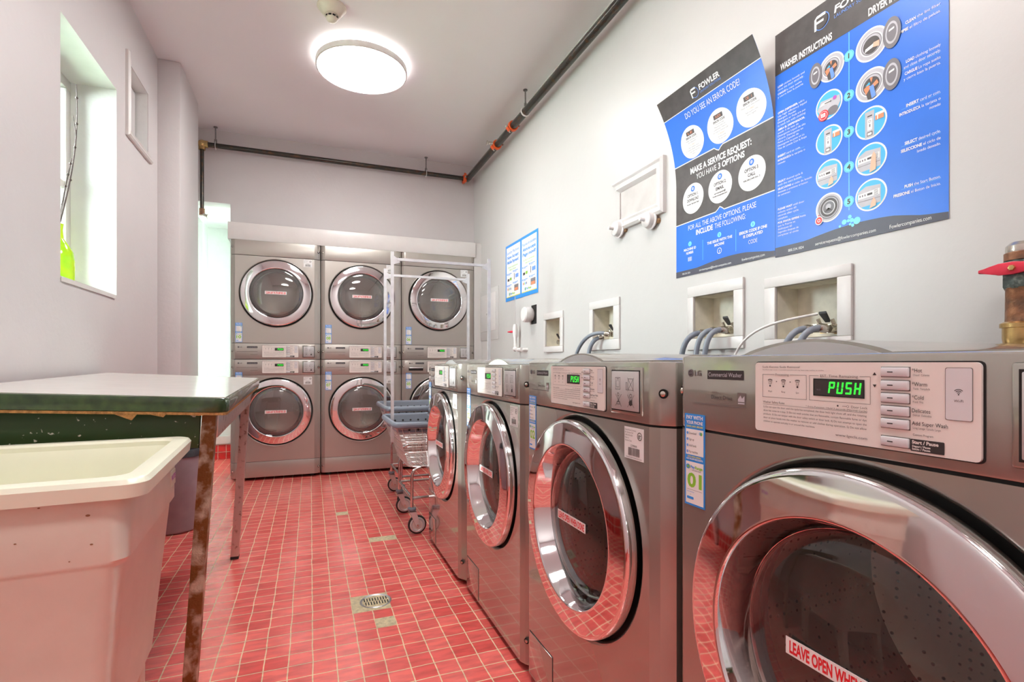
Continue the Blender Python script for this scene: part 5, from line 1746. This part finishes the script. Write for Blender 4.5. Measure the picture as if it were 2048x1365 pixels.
def loft(mb, sections, m, closed_end=True, ms=None):
    rings = []
    for (pts, z) in sections:
        rings.append([mb.bm.verts.new((x, y, z)) for x, y in pts])
    for j in range(len(rings) - 1):
        k = mb.mi(ms[j] if ms else m)
        A, B = rings[j], rings[j + 1]
        n = len(A)
        for i in range(n):
            f = mb.bm.faces.new([A[i], A[(i + 1) % n], B[(i + 1) % n], B[i]])
            f.material_index = k
    if closed_end:
        f = mb.bm.faces.new(rings[-1]); f.material_index = mb.mi(m)


def S(i, r, z):
    return (rr(-0.305 + i, 0.311 - i, -0.285 + i, 0.290 - i, r * 0.7), z)


SR = 0.778
mb = MB()
loft(mb, [S(0.030, 0.05, SR - 0.03), S(0.031, 0.05, SR - 0.148), S(0.036, 0.05, SR - 0.156), S(0.040, 0.05, SR - 0.162), S(0.072, 0.05, 0.27), S(0.082, 0.045, 0.262)], M_TUB)
loft(mb, [S(0.036, 0.05, SR - 0.012), S(0.050, 0.05, SR - 0.05), S(0.085, 0.045, 0.31), S(0.11, 0.04, 0.29)], M_TUBR)
random.seed(3)
a = Art(mb, lambda s, t, k: (s, -0.285 + 0.0305 + 0.0 - 0.0012, t))
for (x, z, r_) in ((0.225, 0.715, 0.0035), (-0.02, 0.655, .004), (0.06, 0.66, .003), (0.1, 0.70, .002), (0.065, 0.672, .0035), (0.13, 0.68, .002), (0.23, 0.665, .0025), (0.02, 0.69, .0018), (0.16, 0.735, .002), (0.20, 0.64, .0015)):
    a.disc(x, z, r_, M_STAIN, 1, seg=8, ry=r_ * 0.6)
mb.build('tub', sk)
mb = MB()
loft(mb, [S(0.026, 0.05, SR - 0.030), S(0.0, 0.055, SR - 0.034), S(-0.003, 0.055, SR - 0.010), S(0.002, 0.055, SR - 0.002), S(0.008, 0.052, SR), S(0.032, 0.05, SR), S(0.037, 0.05, SR - 0.006), S(0.038, 0.05, SR - 0.02)], M_TUBR, closed_end=False)
o = mb.build('rim', sk); o['label'] = 'cream rolled rim'
for sx in (-1, 1):
    for sy in (-1, 1):
        mb = MB()
        loft(mb, [(rr(sx * 0.195 - 0.028, sx * 0.195 + 0.028, sy * 0.18 - 0.028, sy * 0.18 + 0.028, 0.008, 2), 0.30), (rr(sx * 0.20 - 0.020, sx * 0.20 + 0.020, sy * 0.185 - 0.02, sy * 0.185 + 0.02, 0.006, 2), 0.001)], M_TUB)
        mb.build('leg', sk)
mb = MB()
a = Art(mb, lambda s, t, k: (0.311 - 0.0305 + 0.0022 + k * 0.0004, s, t))
mb.box(0.2800, 0.2826, 0.165, 0.225, SR - 0.112, SR - 0.074, M_TUBR, 0.0008)
a.text('MUSTEE', 0.168, SR - 0.096, 0.012, M_PVIO, w=0.052, k=1, bold=True)
o = mb.build('maker_plate', sk); o['label'] = 'small cream plate with dark red lettering'

# ------------------------------------------------------------------ waste bin
wb_ = empty('waste_bin', 'tall grey plastic waste bin with dark liner edge behind the sink', 'bin', (-0.745, 3.56, 0.0))
mb = MB()
mb.lathe([(0.0, 0.002), (0.118, 0.002), (0.126, 0.012), (0.150, 0.44), (0.155, 0.445), (0.155, 0.470), (0.150, 0.472), (0.146, 0.44), (0.12, 0.02), (0, 0.02)], (0, 0, 0), (0, 0, 1), M_BIN, 40)
mb.build('body', wb_)
mb = MB()
mb.lathe([(0.158, 0.435), (0.1585, 0.470), (0.155, 0.480), (0.146, 0.478), (0.140, 0.36), (0.10, 0.30), (0, 0.28)], (0, 0, 0), (0, 0, 1), M_BAG, 40)
o = mb.build('liner', wb_); o['label'] = 'dark plastic liner folded over the edge'

# ------------------------------------------------------------------ wire laundry carts with hanging racks


def lerp(a_, b_, t): return a_ + (b_ - a_) * t


def make_cart(x0, y0, y1, zr, label, rack_z=1.65, wheel=0):
    X0, X1 = x0, x0 + 0.66
    cx, cy = (X0 + X1) / 2, (y0 + y1) / 2
    root = empty('laundry_cart', label, 'laundry cart', (cx, cy, 0), 0, 'wire laundry carts')
    hx, hy = (X1 - X0) / 2, (y1 - y0) / 2
    zb = zr - 0.245
    bx, by = hx - 0.085, hy - 0.055

    def rect_ring(t, inset=0.0):
        ax, ay = lerp(bx, hx - 0.012, t) - inset, lerp(by, hy - 0.012, t) - inset
        return rr(-ax, ax, -ay, ay, 0.045, 4), lerp(zb, zr - 0.01, t)
    mb = MB()
    for t in (0.0, 0.12, 0.24, 0.36, 0.50, 0.62, 0.74, 0.85, 0.95):
        pts, z = rect_ring(t)
        thick = 0.0034 if t in (0.0, 0.36, 0.62) else 0.0017
        mb.tube([(x, y, z) for x, y in pts], thick, M_WIRE, 5, closed=True)
    nx, ny = 16, 14
    for i in range(nx + 1):
        f = -1 + 2 * i / nx
        for sy in (-1, 1):
            mb.tube([(f * (bx - 0.02), sy * by, zb), (f * (hx - 0.035), sy * (hy - 0.012), zr - 0.012)], 0.0016, M_WIRE, 5)
        mb.tube([(f * (bx - 0.02), -by, zb), (f * (bx - 0.02), by, zb)], 0.0016, M_WIRE, 5)
    for i in range(ny + 1):
        f = -1 + 2 * i / ny
        for sx in (-1, 1):
            mb.tube([(sx * bx, f * (by - 0.02), zb), (sx * (hx - 0.012), f * (hy - 0.035), zr - 0.012)], 0.0016, M_WIRE, 5)
        mb.tube([(-bx, f * (by - 0.02), zb), (bx, f * (by - 0.02), zb)], 0.0016, M_WIRE, 5)
    mb.build('basket', root)
    mb = MB()
    pts = rr(-hx, hx, -hy, hy, 0.055, 6)
    mb.tube([(x, y, zr) for x, y in pts], 0.013, M_BUMP, 10, closed=True, up=(0, 0, 1), sx=1.35, sy=1.0)
    inner = rr(-hx + 0.014, hx - 0.014, -hy + 0.014, hy - 0.014, 0.05, 6)
    inner2 = rr(-hx + 0.022, hx - 0.022, -hy + 0.020, hy - 0.020, 0.05, 6)
    n = len(inner)
    for i in range(n):
        j = (i + 1) % n
        mb.face([(*inner[i], zr), (*inner[j], zr), (*inner2[j], zr - 0.050), (*inner2[i], zr - 0.050)], M_BUMP)
    for i in range(11):
        f = -0.9 + 1.8 * i / 10
        for sy in (-1, 1):
            yy = sy * (hy - 0.0155)
            mb.lathe([(0, -0.004), (0.0065, -0.004), (0.0065, 0.004), (0, 0.004)], (f * (hx - 0.05), yy, zr - 0.028), (0, 1, 0), M_DARK, 8)
    o = mb.build('bumper_rim', root); o['label'] = 'blue-grey plastic rim'
    # frame
    lx, ly = hx - 0.10, hy - 0.055
    mb = MB()
    zl = 0.205
    for sy in (-1, 1):
        mb.tube([(-lx, sy * ly, zl), (lx, sy * ly, zl)], 0.0085, M_CHROMEB, 10)
    for xx in (-lx, 0.0, lx):
        mb.tube([(xx, -ly, zl), (xx, ly, zl)], 0.0085, M_CHROMEB, 10)
    mb.tube([(0.0, -ly, zl), (0.0, -ly, zb)], 0.0085, M_CHROMEB, 10); mb.tube([(0.0, ly, zl), (0.0, ly, zb)], 0.0085, M_CHROMEB, 10)
    mb.build('lower_frame', root)
    for sx in (-1, 1):
        for sy in (-1, 1):
            mb = MB()
            p = bez([(sx * (lx - 0.05), sy * ly, zb - 0.006), (sx * lx, sy * ly, zb - 0.004), (sx * lx, sy * ly, zb - 0.07)], 6) + [Vector((sx * lx, sy * ly, 0.135))]
            mb.tube(p, 0.0095, M_CHROMEB, 12)
            mb.build('leg', root)
            c = MB()
            X, Y = sx * lx, sy * ly
            c.lathe([(0, 0.152), (0.021, 0.152), (0.024, 0.148), (0.024, 0.140), (0.021, 0.136), (0, 0.136)], (X, Y, 0), (0, 0, 1), M_BUMP, 18)
            dx = 0.030 if wheel == 0 else 0.024
            for s2 in (-1, 1):
                c.prism([(-0.018, 0.134), (0.022, 0.134), (dx + 0.012, 0.060), (dx + 0.006, 0.044), (dx - 0.006, 0.044), (dx - 0.014, 0.060)], lambda u, v, h: (X + u, Y + h, v), s2 * 0.018 - 0.0015, s2 * 0.018 + 0.0015, M_ZINC)
            c.box(X - 0.018, X + 0.022, Y - 0.0195, Y + 0.0195, 0.130, 0.1345, M_ZINC)
            c.tube([(X + dx, Y - 0.024, 0.0535), (X + dx, Y + 0.024, 0.0535)], 0.0055, M_NICKEL, 8)
            ca = c.build('caster', root)
            w_ = MB()
            w_.lathe([(0.006, -0.011), (0.030, -0.011), (0.033, -0.0135), (0.040, -0.0135), (0.0435, -0.011), (0.0505, -0.0085), (0.0530, -0.004), (0.0530, 0.004), (0.0505, 0.0085), (0.0435, 0.011), (0.040, 0.0135), (0.033, 0.0135), (0.030, 0.011), (0.006, 0.011)],
                     (X + dx, Y, 0.0535), (0, 1, 0), [M_WHEEL, M_PLATE, M_PLATE, M_WHEEL, M_RUBBER, M_RUBBER, M_RUBBER, M_RUBBER, M_RUBBER, M_WHEEL, M_PLATE, M_PLATE, M_WHEEL], 36)
            o = w_.build('wheel', ca); o['label'] = 'grey wheel with black tyre'
    # hanging rack: two posts, one bar
    px = hx - 0.022
    for sx in (-1, 1):
        mb = MB()
        mb.tube([(sx * px, 0, zr - 0.13), (sx * (px - 0.0), 0, rack_z)], 0.0125, M_ZINC, 4, up=(0, 1, 0))
        mb.prism([(0, 0), (0.045, -0.03), (0.045, -0.045), (0.0, -0.06)], lambda u, v, h: (sx * (px - u), h, rack_z - 0.018 + v), -0.003, 0.003, M_ZINC)
        mb.build('rack_post', root, smooth=20)
    mb = MB(); mb.tube([(-px + 0.03, 0, rack_z - 0.045), (px - 0.03, 0, rack_z - 0.045)], 0.0115, M_ZINC, 4, up=(0, 0, 1))
    mb.build('hanging_bar', root, smooth=20)
    return root


make_cart(0.440, 2.915, 3.47, 0.628, 'nearer wire laundry cart with hanging rack, beside the farthest washer')
make_cart(0.475, 3.50, 4.07, 0.670, 'farther wire laundry cart with hanging rack, nearer the dryers', wheel=1)

# litter on the floor
mb = MB()
mb.face([(0.80, 3.60, 0.002), (0.86, 3.61, 0.012), (0.85, 3.66, 0.004), (0.81, 3.65, 0.010)], M_WHITE)
mb.face([(0.80, 3.60, 0.001), (0.86, 3.61, 0.011), (0.85, 3.66, 0.003), (0.81, 3.65, 0.009)], M_WHITE)
tag(mb.build('paper_scrap'), 'small crumpled white paper scrap on the floor under the carts', 'paper')
